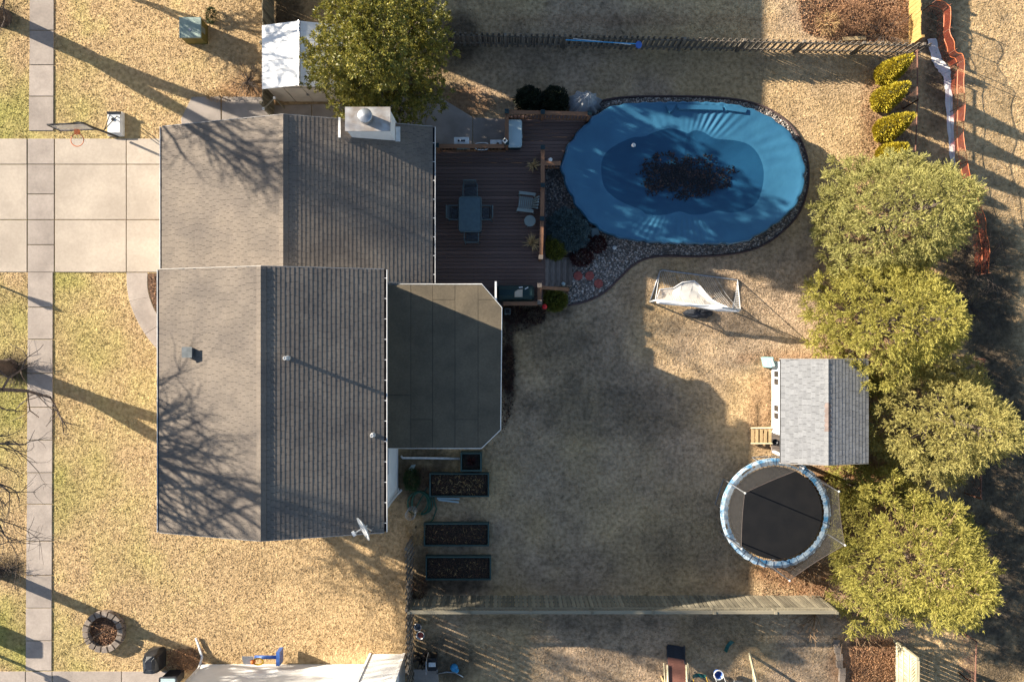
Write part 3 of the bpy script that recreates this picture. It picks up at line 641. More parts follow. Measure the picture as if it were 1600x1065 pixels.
# ------------------------------------------------------------------ deck
ZD = 0.70
deck = thing("deck", "dark red-brown board deck behind the house with post and rail edge", "deck", (*G(770, 340), 0))
def pool_left(y):         # western pool edge at world y
    xs_ = [POOL_S[i][0] + (POOL_S[(i + 1) % len(POOL_S)][0] - POOL_S[i][0]) * (y - POOL_S[i][1]) / (POOL_S[(i + 1) % len(POOL_S)][1] - POOL_S[i][1] + 1e-9)
           for i in range(len(POOL_S)) if (POOL_S[i][1] - y) * (POOL_S[(i + 1) % len(POOL_S)][1] - y) <= 0]
    return min(xs_) if xs_ else 99
py = 180.0
while py < 474:
    c = W(0, py + 2.8, ZD).y
    if py < 233: x0, x1 = 790, 926
    elif py < 259: x0, x1 = 650, 886
    elif py < 446: x0, x1 = 650, 851
    else: x0, x1 = 650, 848
    a = W(x0, 0, ZD).x; b = min(W(x1, 0, ZD).x, pool_left(c) - 0.10)
    piece("deck_board", "deck_wood", deck, ((a + b) / 2, c, ZD - .018 + rnd.uniform(-.002, .002)), (b - a, .128, .036)); py += 5.72
for px in (660, 700, 740, 780, 820, 846): piece("joist", "step_wood", deck, (W(px, 0, ZD).x, W(0, 340, ZD).y, ZD - .13), (.05, 5.0, .18))
piece("fascia", "deck_wood", deck, (W(851.5, 0, ZD).x, W(0, 354, ZD).y, ZD - .14), (.04, 4.6, .24))
piece("fascia", "deck_wood", deck, (W(812, 0, ZD).x, W(0, 475.5, ZD).y, ZD - .14), (1.9, .04, .24))
piece("fascia", "deck_wood", deck, (W(735, 0, ZD).x, W(0, 231, ZD).y, ZD - .14), (2.75, .04, .24))
ZR = 1.62
def rail(p0, p1, post0=True, post1=True, cap="post_cap", mat="rail_wood", z=ZR, n_post=0):
    a = W(*p0, z); b = W(*p1, z); u = (b - a).normalized(); L = (b - a).length; R = Matrix.Rotation(math.atan2(u.y, u.x), 3, 'Z')
    piece("top_rail", mat, deck, (a + b) / 2 + Vector((0, 0, -.02)), (L, .145, .04), R)
    piece("bottom_rail", mat, deck, (a + b) / 2 + Vector((0, 0, ZD + .1 - z)), (L, .04, .09), R)
    t = .12
    while t < L - .08:
        q = a + u * t; piece("baluster", mat, deck, (q.x, q.y, (z - .04 + ZD + .145) / 2), (.035, .035, z - .04 - ZD - .145), R); t += .135
    for q, on in ((a, post0), (b, post1)):
        if on:
            piece("post", mat, deck, (q.x, q.y, z / 2 + .03), (.10, .10, z + .06), R)
            piece("post_cap", cap, deck, (q.x, q.y, z + .09), (.16, .16, .06), R)
rail((848, 231), (848, 290)); rail((848, 290), (847, 342), False); rail((847, 342), (845, 402), False, True, "stone_block")
rail((792, 175), (848, 176)); rail((848, 176), (921, 178), False, True); rail((792, 175), (792, 224), False, True)
rail((851, 255), (876, 255), False, False); rail((843, 446), (843, 472), True, True, "stone_block"); rail((786, 474), (840, 474), False, False)
rail((683, 228), (788, 228), True, False)
# steps down to the pebbles, with their rail
st = thing("deck_steps", "grey wooden steps leading from the deck down to the pebbles", "steps", (*G(870, 427), 0))
for i in range(5):
    z = ZD - .02 - .145 * i; x0 = 848 + i * 9.2; c = W(x0 + 4.6, 426, z)
    piece("tread", "step_wood", st, (c.x, c.y, z - .02), (.235, 1.05, .04)); 
    if i: piece("riser", "step_wood", st, (c.x - .105, c.y, z + .06), (.02, 1.03, .12))
for s in (-1, 1):
    m = MB(); a = W(850, 426 + s * 21.5, ZD - .06); b = W(893, 426 + s * 21.5, .05)
    m.add([a, b, b + Vector((0, 0, .1)), a + Vector((0, .0, .0)) + Vector((0, 0, .02)), a + Vector((0, .04, 0)), b + Vector((0, .04, 0)), b + Vector((0, .04, .1)), a + Vector((0, .04, .02)),
           (a.x, a.y, 0), (a.x, a.y + .04, 0)], [(8, 1, 2, 3), (9, 7, 6, 5), (3, 2, 6, 7), (8, 3, 7, 9)]).build("stringer", "step_wood", st)
a = W(846, 449, 1.55); b = W(888, 452, .95); piece("handrail", "rail_wood", st, (a + b) / 2, ((b - a).length, .13, .04), (b - a).to_track_quat('X', 'Z').to_matrix())
piece("newel", "rail_wood", st, (b.x, b.y, .46), (.09, .09, .95))
o = MB().lathe(W(880, 444, .28), [(.06, 0), (.06, .1), (.085, .12), (.06, .17), (0, .18)], 12).build("solar_light", "plastic_pale", smooth=True); tag(o, "small pale solar light standing on the deck steps", "garden light")
o = MB().lathe(W(860, 250, ZR), [(.0, 0), (.05, .01), (.075, .06), (.05, .12), (0, .13)], 14).build("glass_ball", "plastic_white", smooth=True); tag(o, "small white ball on the short deck rail", "ball")

# ------------------------------------------------------------------ deck furniture
tc = W(734.5, 334.5, ZD + .72); tb = thing("patio_table", "rectangular glass-topped patio table in the middle of the deck", "table", (tc.x, tc.y, ZD))
tw, tl = .82, 1.30
def rrect(cx, cy, w, h, r, n=5):
    out = []
    for sx, sy, a0 in ((1, 1, 0), (-1, 1, PI / 2), (-1, -1, PI), (1, -1, 1.5 * PI)):
        out += [(cx + sx * (w / 2 - r) + r * math.cos(a0 + k * PI / 2 / n), cy + sy * (h / 2 - r) + r * math.sin(a0 + k * PI / 2 / n)) for k in range(n + 1)]
    return out
MB().prism(rrect(tc.x, tc.y, tw - .05, tl - .05, .08), tc.z - .012, tc.z).build("table_top", "table_glass", tb)
MB().tube([(p[0], p[1], tc.z - .005) for p in rrect(tc.x, tc.y, tw, tl, .1)], .022, 6, closed=True).build("rim", "furniture", tb, True)
for sx in (-1, 1):
    for sy in (-1, 1): MB().tube([(tc.x + sx * .33, tc.y + sy * .55, tc.z - .02), (tc.x + sx * .37, tc.y + sy * .6, ZD)], .022).build("leg", "furniture", tb)
MB().lathe((tc.x, tc.y, tc.z), [(.035, 0), (.035, .008), (0, .01)], 10).build("parasol_plug", "furniture", tb)
def chair(px, py, face, lab):
    """sling patio chair; face is the heading of the sitter"""
    c = W(px, py, ZD + .42); t = thing("patio_chair", lab, "chair", (c.x, c.y, ZD), "patio chairs round the deck table")
    R = Matrix.Rotation(face, 3, 'Z'); P = lambda x, y, z: Vector((c.x, c.y, ZD)) + R @ Vector((x, y, z))    # x ahead
    MB().add([P(.24, -.23, .43), P(.24, .23, .43), P(-.22, .22, .40), P(-.22, -.22, .40)], [(0, 1, 2, 3)]).build("seat", "sling", t)
    MB().add([P(-.22, -.22, .40), P(-.22, .22, .40), P(-.36, .21, .92), P(-.36, -.21, .92)], [(0, 1, 2, 3)]).build("backrest", "sling", t)
    MB().tube([P(-.22, -.24, .40), P(-.37, -.23, .93), P(-.37, .23, .93), P(-.22, .24, .40)], .016).build("back_frame", "furniture", t)
    for s in (-1, 1):
        MB().tube([P(-.29, s * .26, .64), P(.2, s * .27, .64), P(.26, s * .26, .56)], .02).build("armrest", "furniture", t)
        MB().tube([P(.26, s * .26, .56), P(.27, s * .25, 0)], .016).build("leg", "furniture", t); MB().tube([P(-.26, s * .25, .5), P(-.34, s * .25, 0)], .016).build("leg", "furniture", t)
chair(735, 301, -PI / 2, "patio chair at the north end of the deck table"); chair(714, 333.5, 0, "patio chair on the house side of the deck table")
chair(755, 333.5, PI, "patio chair on the pool side of the deck table"); chair(737, 366, PI / 2, "patio chair at the south end of the deck table")
# moulded plastic chair
c = W(823, 317, ZD + .4); t = thing("garden_chair", "sage moulded plastic garden chair angled against the deck rail", "chair", (c.x, c.y, ZD)); R = Matrix.Rotation(PI - .12, 3, 'Z')
P = lambda x, y, z: Vector((c.x, c.y, ZD)) + R @ Vector((x, y, z))
for i in range(7): MB().box(P(.27 - i * .075, 0, .40 - i * .012), (.058, .46, .022), rot=R).build("seat_slat", "plastic_sage", t)
for i in range(5):
    yy = -.17 + .085 * i; MB().tube([P(-.22, yy * .8, .36), P(-.42, yy * 1.25, .92 - abs(yy) * .4)], [.03, .036], 6).build("back_slat", "plastic_sage", t)
for s in (-1, 1):
    MB().box(P(.02, s * .32, .60), (.62, .11, .03), rot=R).build("armrest", "plastic_sage", t)
    MB().tube([P(.3, s * .3, .6), P(.33, s * .31, 0)], .035).build("leg", "plastic_sage", t); MB().tube([P(-.24, s * .28, .6), P(-.3, s * .3, 0)], .035).build("leg", "plastic_sage", t)
c = W(828, 345, ZD + .46); t = thing("side_table", "small round grey side table on the deck", "table", (c.x, c.y, ZD))
MB().lathe((c.x, c.y, ZD + .43), [(.20, 0), (.215, .01), (.215, .03), (.2, .035), (0, .03)], 24).build("table_top", "plastic_sage", t)
for k in range(3): MB().tube([(c.x + .13 * math.cos(k * 2.1), c.y + .13 * math.sin(k * 2.1), ZD + .43), (c.x + .19 * math.cos(k * 2.1), c.y + .19 * math.sin(k * 2.1), ZD)], .018).build("leg", "plastic_sage", t)
def spiky(px, py, lab, r=.34, n=60):
    c = W(px, py, ZD); t = thing("potted_grass", lab, "plant", c, "dried grasses in pots on the deck")
    MB().lathe(c, [(.11, 0), (.15, .26), (.165, .28), (.14, .28), (.12, .22), (0, .22)], 14).build("pot", "pot", t, True)
    m = MB()
    for i in range(n):
        a = rng.uniform(0, 2 * PI); e = rng.uniform(.1, 1.2); L = r * rng.uniform(.6, 1.15); d = Vector((math.cos(a) * math.cos(e), math.sin(a) * math.cos(e), math.sin(e))); s = Vector((-math.sin(a), math.cos(a), 0)) * .014
        b = c + Vector((0, 0, .24)); m.add([b - s, b + d * L * .55 - s * 1.2 + Vector((0, 0, .03)), b + d * L - Vector((0, 0, .04)), b + d * L * .55 + s * 1.2 + Vector((0, 0, .03)), b + s], [(0, 1, 3, 4), (1, 2, 3)])
    m.build("leaves", "straw", t)
spiky(831, 381, "straw-coloured spiky potted grass beside the lower deck rail", .42); spiky(833, 261, "sparse dried potted grass by the upper deck rail corner", .33, 34)
# deck box, cart, tub, bench, lantern along the north edge
c = W(804, 208, ZD + .62); t = thing("storage_box", "pale rounded storage box with lid on the upper deck", "storage box", (c.x, c.y, ZD))
MB().prism(rrect(c.x, c.y, .50, .96, .08), ZD, ZD + .5).build("body", "cover_teal", t)
MB().prism(rrect(c.x, c.y, .56, 1.04, .10), ZD + .5, ZD + .62, .05).build("lid", "plastic_pale", t)
MB().box((c.x + .285, c.y - .1, ZD + .52), (.02, .12, .08)).build("latch", "metal_grey", t)
c = W(721, 221, ZD + .8); t = thing("grill_cart", "small white cart with black knobs at the deck's north edge", "cart", (c.x, c.y, ZD))
MB().prism(rrect(c.x, c.y, .56, .32, .03), ZD + .74, ZD + .80, .01).build("top", "plastic_white", t); boxpart("front_panel", "plastic_sage", t, (c.x + .02, c.y - .2, ZD + .62), (.4, .05, .26))
for s in (-1, 1):
    for r_ in (-1, 1): piece("leg", "plastic_white", t, (c.x + s * .25, c.y + r_ * .13, ZD + .37), (.035, .035, .74))
for dx in (-.1, .02, .1): MB().lathe((c.x + dx, c.y + .02, ZD + .8), [(.035, 0), (.035, .05), (0, .055)], 10).build("knob", "black_metal", t)
c = W(753, 228.5, ZD + .4); t = thing("oval_tub", "oval metal tub with a white rim at the deck edge", "tub", (c.x, c.y, ZD))
ov = lambda w, h, n=28: [(c.x + w * math.copysign(abs(math.cos(k)) ** .6, math.cos(k)), c.y + h * math.copysign(abs(math.sin(k)) ** .6, math.sin(k))) for k in np.linspace(0, 2 * PI, n + 1)[:-1]]
MB().prism(ov(.25, .12), ZD, ZD + .34).build("body", "pot", t); MB().tube([(p[0], p[1], ZD + .38) for p in ov(.255, .13)], .022, 6, closed=True).build("rim", "plastic_white", t, True)
MB().prism(ov(.23, .105), ZD + .34, ZD + .355).build("soil", "soil", t)
c = W(775, 224, ZD + .45); t = thing("bench", "low pale slab bench between the tub and lantern", "bench", (c.x, c.y, ZD))
MB().prism(rrect(c.x, c.y, .44, .28, .02), ZD + .38, ZD + .43, .01).build("seat", "plastic_white", t)
for s in (-1, 1): piece("leg", "plastic_sage", t, (c.x + s * .17, c.y, ZD + .19), (.05, .24, .38))
o = MB().lathe(W(778, 226, ZD + .43), [(.05, 0), (.06, .06), (.03, .12), (.045, .17), (.03, .22), (0, .24)], 12).build("figurine", "pot", smooth=True); tag(o, "small dark figurine standing on the slab bench", "figurine")
c = W(789, 221, ZR + .1); t = thing("lantern", "white lantern head on the dark corner post", "lantern", (c.x, c.y, ZR))
MB().lathe((c.x, c.y, ZR + .02), [(.07, 0), (.10, .16), (.11, .17), (.04, .25), (0, .26)], 4).build("shade", "white_paint", t); MB().lathe((c.x, c.y, ZR + .2), [(.045, 0), (.045, .085), (0, .09)], 8).build("cap", "black_metal", t)
# covered barbecue by the sunroom
c = W(806, 457, ZD + .95); t = thing("barbecue", "covered dark green barbecue beside the sunroom corner", "barbecue", (c.x, c.y, ZD))
m = MB(); prof = [(-.31, 0), (-.32, .75), (-.26, .98), (-.12, 1.08), (.12, 1.08), (.26, .96), (.32, .72), (.31, 0)]; V = []
for x in (-.70, -.62, .0, .60, .68):
    k = .86 if abs(x) > .65 else 1.0; V += [(c.x + x, c.y + y * k * .9, ZD + z * (.9 if abs(x) > .65 else 1)) for y, z in prof]
F = [(i * 8 + j, i * 8 + j + 1, (i + 1) * 8 + j + 1, (i + 1) * 8 + j) for i in range(4) for j in range(7)] + [tuple(range(7, -1, -1)), tuple(32 + j for j in range(8))]
m.add(V, F).build("cover", "cover_teal", t, False)
q = W(811, 458, ZD + 1.1); MB().prism([(q.x - .17, q.y - .14), (q.x + .13, q.y - .14), (q.x + .13, q.y + .15), (q.x - .05, q.y + .13), (q.x - .16, q.y + .05)], ZD + 1.083, ZD + 1.10, .005).build("mat", "beige_mat", t)
for dx, dy, an in ((.06, .22, .1), (.28, .19, .5)): MB().box((q.x + dx, q.y + dy, ZD + 1.075), (.14, .035, .02), an).build("strap", "plastic_white", t)
o = thing("gazing_globe", "shiny red globe on a stand at the deck corner", "globe", (*G(851, 480), 0)); q = W(851, 479, 1.0)
MB().tube([(q.x, q.y, 0), (q.x, q.y, .9)], .02).build("stand", "black_metal", o); MB().lathe((q.x, q.y, 1.0), [(.1 * math.sin(a), -.1 * math.cos(a)) for a in np.linspace(0, PI, 9)], 16).build("globe", "toy_red", o, True)
q = W(793, 486, .45); o = thing("air_conditioner", "small grey unit on the ground beside the sunroom", "utility unit", (q.x, q.y, 0)); MB().prism(rrect(q.x, q.y, .24, .24, .02), 0, .42, .02).build("case", "plastic_sage", o); MB().box((q.x, q.y, .427), (.16, .16, .01)).build("grille", "black_metal", o)
# umbrella wrapped in plastic beside the pool
c = W(912, 166, 0); t = thing("wrapped_umbrella", "plastic-wrapped garden umbrella bundled beside the pool's corner", "umbrella", c)
m = MB(); V = []; ap = Vector((c.x + .1, c.y + .1, 1.25)); n = 22
for ri, (f, z) in enumerate(((.25, 1.08), (.6, .72), (1.0, .32), (1.02, .02))):
    for k in range(n):
        a = 2 * PI * k / n; r_ = .60 * f * (1 + (.13 if k % 2 else -.1) * f + rng.normal(0, .03)); V.append((c.x + (ap.x - c.x) * (1 - f) + r_ * math.cos(a) * 1.05, c.y + (ap.y - c.y) * (1 - f) + r_ * math.sin(a) * .8, z + rng.normal(0, .03)))
V.append(tuple(ap)); F = [(i * n + k, (i + 1) * n + k, (i + 1) * n + (k + 1) % n, i * n + (k + 1) % n) for i in range(3) for k in range(n)] + [(len(V) - 1, k, (k + 1) % n) for k in range(n)]
m.add(V, F).build("wrapping", "plastic_sheet", t); MB().tube([(ap.x, ap.y, 0), (ap.x, ap.y, 1.4)], .025).build("pole", "metal_grey", t)

# ------------------------------------------------------------------ pool with its winter cover
pool = thing("swimming_pool", "oval above-ground pool under a sagging blue winter cover", "pool", (*G(1069, 275), 0))
pc = W(1068, 268, ZP); M_ = 160
WAT_IMG = [(938,262),(942,244),(955,230),(985,215),(1005,213),(1022,206),(1045,200),(1068,205),(1075,208),(1085,203),(1100,206),(1118,216),(1150,219),(1172,226),(1186,241),(1194,262),(1194,285),(1188,308),(1178,323),
           (1160,331),(1142,333),(1120,330),(1100,335),(1080,336),(1062,331),(1040,336),(1012,336),(1000,328),(975,318),(955,306),(942,290)]
ZW = .78
def radii(poly):
    out = []
    for k in range(M_):
        a = 2 * PI * k / M_; d = Vector((math.cos(a), math.sin(a))); best = .5
        for i in range(len(poly)):
            p = Vector(poly[i]) - pc.xy; q = Vector(poly[(i + 1) % len(poly)]) - pc.xy; e_ = q - p; den = d.x * e_.y - d.y * e_.x
            if abs(den) < 1e-9: continue
            t_ = (p.x * e_.y - p.y * e_.x) / den; s_ = (p.x * d.y - p.y * d.x) / den
            if t_ > 0 and 0 <= s_ <= 1: best = t_
        out.append(best)
    return np.array(out)
RP = radii(POOL_S); RW = radii([tuple(p[:2]) for p in spline([tuple(W(x, y, ZW)[:2]) for x, y in WAT_IMG], 3)])
MB().prism([(pc.x + RP[k] * .985 * math.cos(2 * PI * k / M_), pc.y + RP[k] * .985 * math.sin(2 * PI * k / M_)) for k in range(0, M_, 2)], 0, .46).build("pool_wall", "pool_wall", pool)
rings = 30; th = 2 * PI * np.arange(M_) / M_; V = []
def fold(a, centre, width, freq, amp):
    d = (a - centre + PI) % (2 * PI) - PI; return amp * np.exp(-(d / width) ** 2) * np.sin(freq * d + 0.7 * np.sin(5 * d))
M4 = M_ * 4; th4 = 2 * PI * np.arange(M4) / M4; RP4 = np.interp(th4, np.append(th, 2 * PI), np.append(RP, RP[0])); RW4 = np.interp(th4, np.append(th, 2 * PI), np.append(RW, RW[0]))
fr = 0
for dz, g_ in ((-.30, 1.015), (-.10, 1.018), (-.015, 1.008)):
    rr_ = RP4 * (g_ + .006 * np.sin(th4 * 37) + .003 * np.sin(th4 * 61)); V.append(np.stack([pc.x + rr_ * np.cos(th4), pc.y + rr_ * np.sin(th4), np.full(M4, ZP + dz) + .03 * np.sin(th4 * 23) * (dz < -.2)], 1))
for i in range(rings + 1):
    if i <= 12:
        s = i / 12; rr_ = RP4 * (1 - s) + RW4 * s; z = ZP + (ZW - ZP) * (s ** .85) - .06 * math.sin(PI * s) * .6
        w_ = math.sin(PI * min(1, s * 1.02)) ** .5 if s < 1 else 0
        z = z + w_ * (fold(th4, 1.05, .30, 62, .017) + fold(th4, 4.15, .22, 70, .011) + fold(th4, 4.95, .35, 58, .011) + fold(th4, .25, .3, 48, .007) + fold(th4, 2.0, .35, 40, .004)) + .012 * np.sin(th4 * 7 + 2 * s) * w_
    else:
        s = (i - 12) / (rings - 12); rr_ = RW4 * (1 - s) + .001; z = np.full(M4, ZW - .24 * (1 - (1 - s) ** 1.6))
    V.append(np.stack([pc.x + rr_ * np.cos(th4), pc.y + rr_ * np.sin(th4), z], 1))
nr = len(V); V = np.concatenate(V); I = np.arange(nr * M4).reshape(nr, M4); J = np.roll(I, -1, 1)
F = np.stack([I[:-1].ravel(), J[:-1].ravel(), J[1:].ravel(), I[1:].ravel()], 1)
cover = npobj("cover", V, F, "cover_blue", pool, True)
wv = [(pc.x, pc.y, ZW - .004)] + [(pc.x + RW[k] * .998 * math.cos(th[k]), pc.y + RW[k] * .998 * math.sin(th[k]), ZW - .004) for k in range(M_)]
npobj("rain_water", wv, [(0, 1 + k, 1 + (k + 1) % M_) for k in range(M_)], "water", pool)
n = 9000; a = rng.uniform(0, 2 * PI, n); r_ = np.sqrt(rng.uniform(0, 1, n)); ex = 2.05 * r_ * np.cos(a); ey = .92 * r_ * np.sin(a)
q = pc.x + .05 + ex, pc.y - .10 + ey; k = (fbm(q[0] * 1.7, q[1] * 3.2, 4) - .52 + .72 * (1 - r_)) > rng.uniform(0, .8, n)
P3 = np.stack([q[0][k], q[1][k], np.full(k.sum(), ZW - .15) + rng.uniform(0, .09, k.sum())], 1); dd = rng.normal(size=P3.shape); dd[:, 2] *= .25
Vl, Fl = leaves(P3, dd, rng.uniform(.04, .16, len(P3)), .07); Vl[:, 2] = np.minimum(Vl[:, 2], ZW - .02); o = npobj("sunken_leaves", Vl, Fl, "leaf_litter", pool); o["kind"] = "stuff"
MB().lathe(W(990, 227, ZW + .02), [(.075, 0), (.085, .02), (.06, .05), (.02, .055), (.02, .08), (0, .085)], 16).build("cover_float", "plastic_white", pool, True)
m = MB()
for pts in ([(1040, 164), (1056, 163), (1052, 172), (1046, 176)], [(1058, 163), (1128, 165), (1130, 172), (1060, 170)], [(1132, 165), (1168, 170), (1165, 176), (1135, 172)]):
    ps = [W(x, y, ZP + .03) for x, y in pts]; m.add([tuple(p) for p in ps] + [(p.x, p.y - .03, ZP - .03) for p in ps], [(3, 2, 1, 0), (0, 1, 5, 4), (1, 2, 6, 5), (2, 3, 7, 6), (3, 0, 4, 7)])
m.build("folded_flap", "cover_blue", pool)

# ------------------------------------------------------------------ garden shed
c0 = Vector((*G(436, 72), 0)); c1 = Vector((*G(546, 158), 0)); t = thing("garden_shed", "white-roofed metal shed with double doors beside the big evergreen", "shed", (*G(491, 115), 0))
SE_, SR_ = 1.8, 2.2; xm = (c0.x + c1.x) / 2
MB().add([(c0.x, c1.y, 0), (c1.x, c1.y, 0), (c1.x, c0.y, 0), (c0.x, c0.y, 0), (c0.x, c1.y, SE_), (c1.x, c1.y, SE_), (c1.x, c0.y, SE_), (c0.x, c0.y, SE_), (xm, c1.y, SR_ - .02), (xm, c0.y, SR_ - .02)],
         [(0, 1, 5, 8, 4), (2, 3, 7, 9, 6), (1, 2, 6, 5), (3, 0, 4, 7)]).build("wall", "shed_wall", t)
for s in (-1, 1):
    r = MB(); xa_ = xm + s * ((c1.x - c0.x) / 2 + .10); dz = (SR_ - SE_) * .10 / ((c1.x - c0.x) / 2)
    for k in range(7):
        ya = c1.y - .1 + (c0.y - c1.y + .2) * k / 7; yb = c1.y - .1 + (c0.y - c1.y + .2) * (k + 1) / 7 - .008; e_ = .004 * (k % 2)
        q = MB().add([(xm, ya, SR_ + .02 + e_), (xa_, ya, SE_ - dz + .02 + e_), (xa_, yb, SE_ - dz + .02 + e_), (xm, yb, SR_ + .02 + e_), (xm, ya, SR_ - .01), (xa_, ya, SE_ - dz - .01), (xa_, yb, SE_ - dz - .01), (xm, yb, SR_ - .01)],
                 [(0, 1, 2, 3) if s < 0 else (3, 2, 1, 0), (0, 4, 5, 1), (1, 5, 6, 2), (2, 6, 7, 3)]).build("roof_panel", "shed_roof_white", t)
MB().add([(xm - .04, c1.y - .11, SR_ + .03), (xm, c1.y - .11, SR_ + .05), (xm + .04, c1.y - .11, SR_ + .03), (xm - .04, c0.y + .11, SR_ + .03), (xm, c0.y + .11, SR_ + .05), (xm + .04, c0.y + .11, SR_ + .03)], [(0, 1, 4, 3), (1, 2, 5, 4)]).build("ridge_cap", "metal_grey", t)
for dx, w_, nm in ((-.45, .66, "door"), (.23, .66, "door"), (-1.07, .50, "wall_panel"), (.85, .50, "wall_panel")):
    d_ = boxpart(nm, "shed_wall", t, (xm + dx + .1, c1.y - .02, .86), (w_, .03, 1.66))
    if nm == "door": boxpart("handle", "metal_grey", d_, (xm + .1 + (-.14 if dx < 0 else -.08), c1.y - .05, .95), (.03, .04, .16))

# ------------------------------------------------------------------ fences
def fence(name, label, p0, p1, h, style, mats, cat="fence", spacing=.10, pw=.09, posts=2.25, lean=0.0, group=None, face=1, top=None, cap=False):
    """p0,p1 ground pixels of the base line"""
    a = Vector((*G(*p0), 0)); b = Vector((*G(*p1), 0)); u = (b - a).normalized(); L = (b - a).length; an = math.atan2(u.y, u.x); nr_ = Vector((-u.y, u.x, 0)) * face
    t = thing(name, label, cat, (a + b) / 2, group); R0 = Matrix.Rotation(an, 3, 'Z'); hb = top or h
    for z in ((.25, hb - .2) if h < 1.3 else (.25, hb * .5, hb - .2)): piece("rail", mats[0], t, (a + b) / 2 + Vector((0, 0, z)), (L, .04, .08), R0)
    s = 0
    while s <= L + .01: q = a + u * min(s, L); piece("post", mats[0], t, q + Vector((0, 0, h / 2 + .03)) - nr_ * .02, (.095, .095, h + .06), R0); s += posts
    s = .03; i = 0
    while s < L - .02:
        q = a + u * s; hh = hb - .03 + rnd.uniform(-.02, .02); R = R0 @ Matrix.Rotation(rnd.uniform(-.02, .02) + lean, 3, 'X')
        if style == "shadowbox": off = nr_ * (.045 if i % 2 else -.045)
        else: off = nr_ * .035
        piece("picket", mats[i % len(mats)], t, q + off + Vector((0, 0, hh / 2 + .03)), (pw, .018, hh), R); s += spacing * rnd.uniform(.94, 1.06); i += 1
    if cap: piece("cap_rail", mats[0], t, (a + b) / 2 + Vector((0, 0, h + .01)), (L, .13, .035), R0); 
    if top:
        piece("rail", mats[0], t, (a + b) / 2 + Vector((0, 0, top + .02)), (L, .06, .05), R0)
        m = MB(); x = 0
        while x < L:
            for sg in (-1, 1):
                q0 = a + u * x + nr_ * .012 * sg; q1 = a + u * min(L, max(0, x + sg * (h - top))) + nr_ * .012 * sg
                d_ = ((q1 + Vector((0, 0, h))) - (q0 + Vector((0, 0, top)))); m.box((q0 + q1) / 2 + Vector((0, 0, (h + top) / 2)), (d_.length, .008, .035), rot=d_.to_track_quat('X', 'Z').to_matrix())
            x += .13
        m.build("lattice", mats[-1], t)["kind"] = "stuff"
    return t
fence("picket_fence", "weathered low picket fence between the two back yards, western half", (700, 70), (1060, 77.5), 1.15, "shadowbox", ["fence_grey"], spacing=.105, pw=.088)
fence("picket_fence", "weathered low picket fence with sunlit gaps near the hedge corner", (1060, 77.5), (1434, 86), 1.15, "shadowbox", ["fence_grey"], spacing=.115, pw=.075, lean=.03)
fence("board_fence", "sunlit yellow board fence at the top right corner", (1421, 72), (1421, -60), .95, "board", ["fence_yellow"], spacing=.145, pw=.14)
fence("board_fence", "green-grey board fence behind the white shed", (427, 178), (427, -60), 1.45, "board", ["fence_green"], spacing=.145, pw=.138, face=-1)
fence("board_fence", "long lattice-topped board fence along the bottom of the back yard", (648, 931), (1278, 931), 1.8, "board", ["fence_green"], spacing=.165, pw=.128, top=1.38, cap=True, face=1)
fence("picket_fence", "dark picket fence running from house corner down past the white wall", (645, 838), (646, 1110), 1.8, "shadowbox", ["fence_grey"], spacing=.118, pw=.085, face=1)
fence("board_fence", "pale lattice-topped board fence at the lower right", (1398, 1000), (1398, 1120), 1.75, "board", ["fence_pale"], spacing=.155, pw=.135, top=1.3, cap=True, face=1)
def wire_fence(label, pts):
    t = thing("wire_fence", label, "fence", (*G(*pts[0]), 0), "rusty wire fences")
    for (x0, y0), (x1, y1) in zip(pts[:-1], pts[1:]):
        a = Vector((*G(x0, y0), 1.1)); b = Vector((*G(x1, y1), 1.1)); MB().tube([a, b], .028).build("top_rail", "rust", t)
        for q in (a, b): MB().tube([(q.x, q.y, 0), (q.x, q.y, 1.15)], .03).build("post", "rust", t)
        m = MB(); L = (b - a).length; s = 0
        while s < L: q = a.lerp(b, s / L); m.tube([(q.x, q.y, .02), (q.x, q.y, 1.1)], .003, 3); s += .1
        for z in np.arange(.05, 1.1, .1): m.tube([(a.x, a.y, z), (b.x, b.y, z)], .003, 3)
        m.build("wire_mesh", "rust", t)["kind"] = "stuff"
wire_fence("thin rusty wire fence beside the conical hedge shrubs", [(1411, 95), (1411, 170), (1408, 250)])
wire_fence("thin rusty wire fence below the last spruce at lower right", [(1500, 985), (1498, 1050), (1498, 1110)])
wire_fence("thin rusty wire fence in the shade right of the spruces", [(1512, 560), (1508, 680), (1507, 770)])
# diagonal gate braces by the shed
o = thing("gate_brace", "diagonal wooden brace and post beside the shed corner", "brace", (*G(430, 165), 0)); a, b, c_ = W(429, 153, 1.3), W(412, 170, 1.2), W(424, 179, .8)
MB().tube([a, b], .035, 4).build("brace", "fence_green", o); MB().tube([b, c_], .04, 4).build("brace", "fence_green", o)
for q in (a, b): MB().lathe(q, [(.05, -.05), (.06, 0), (.05, .05), (0, .06)], 8).build("post_cap", "plastic_white", o); 
for q in (a, b): MB().tube([(q.x, q.y, 0), q], .035, 6).build("post", "fence_green", o)
# net pole lying on the picket fence
a = W(884, 62.5, 1.25); b = W(998, 69, 1.25); t = thing("pool_net", "blue pole with a skimmer net laid along the picket fence", "pool net", a)
MB().tube([a, b], .022).build("pole", "toy_cyan", t); MB().tube([a.lerp(b, .1) + Vector((0, .06, 0)), b + Vector((-.3, -.02, 0))], .014).build("pole", "plastic_white", t)
MB().prism([(b.x + .12 * math.cos(k), b.y - .03 + .14 * math.sin(k)) for k in np.linspace(0, 2 * PI, 14)[:-1]], b.z - .02, b.z + .02).build("net_head", "toy_blue", t)

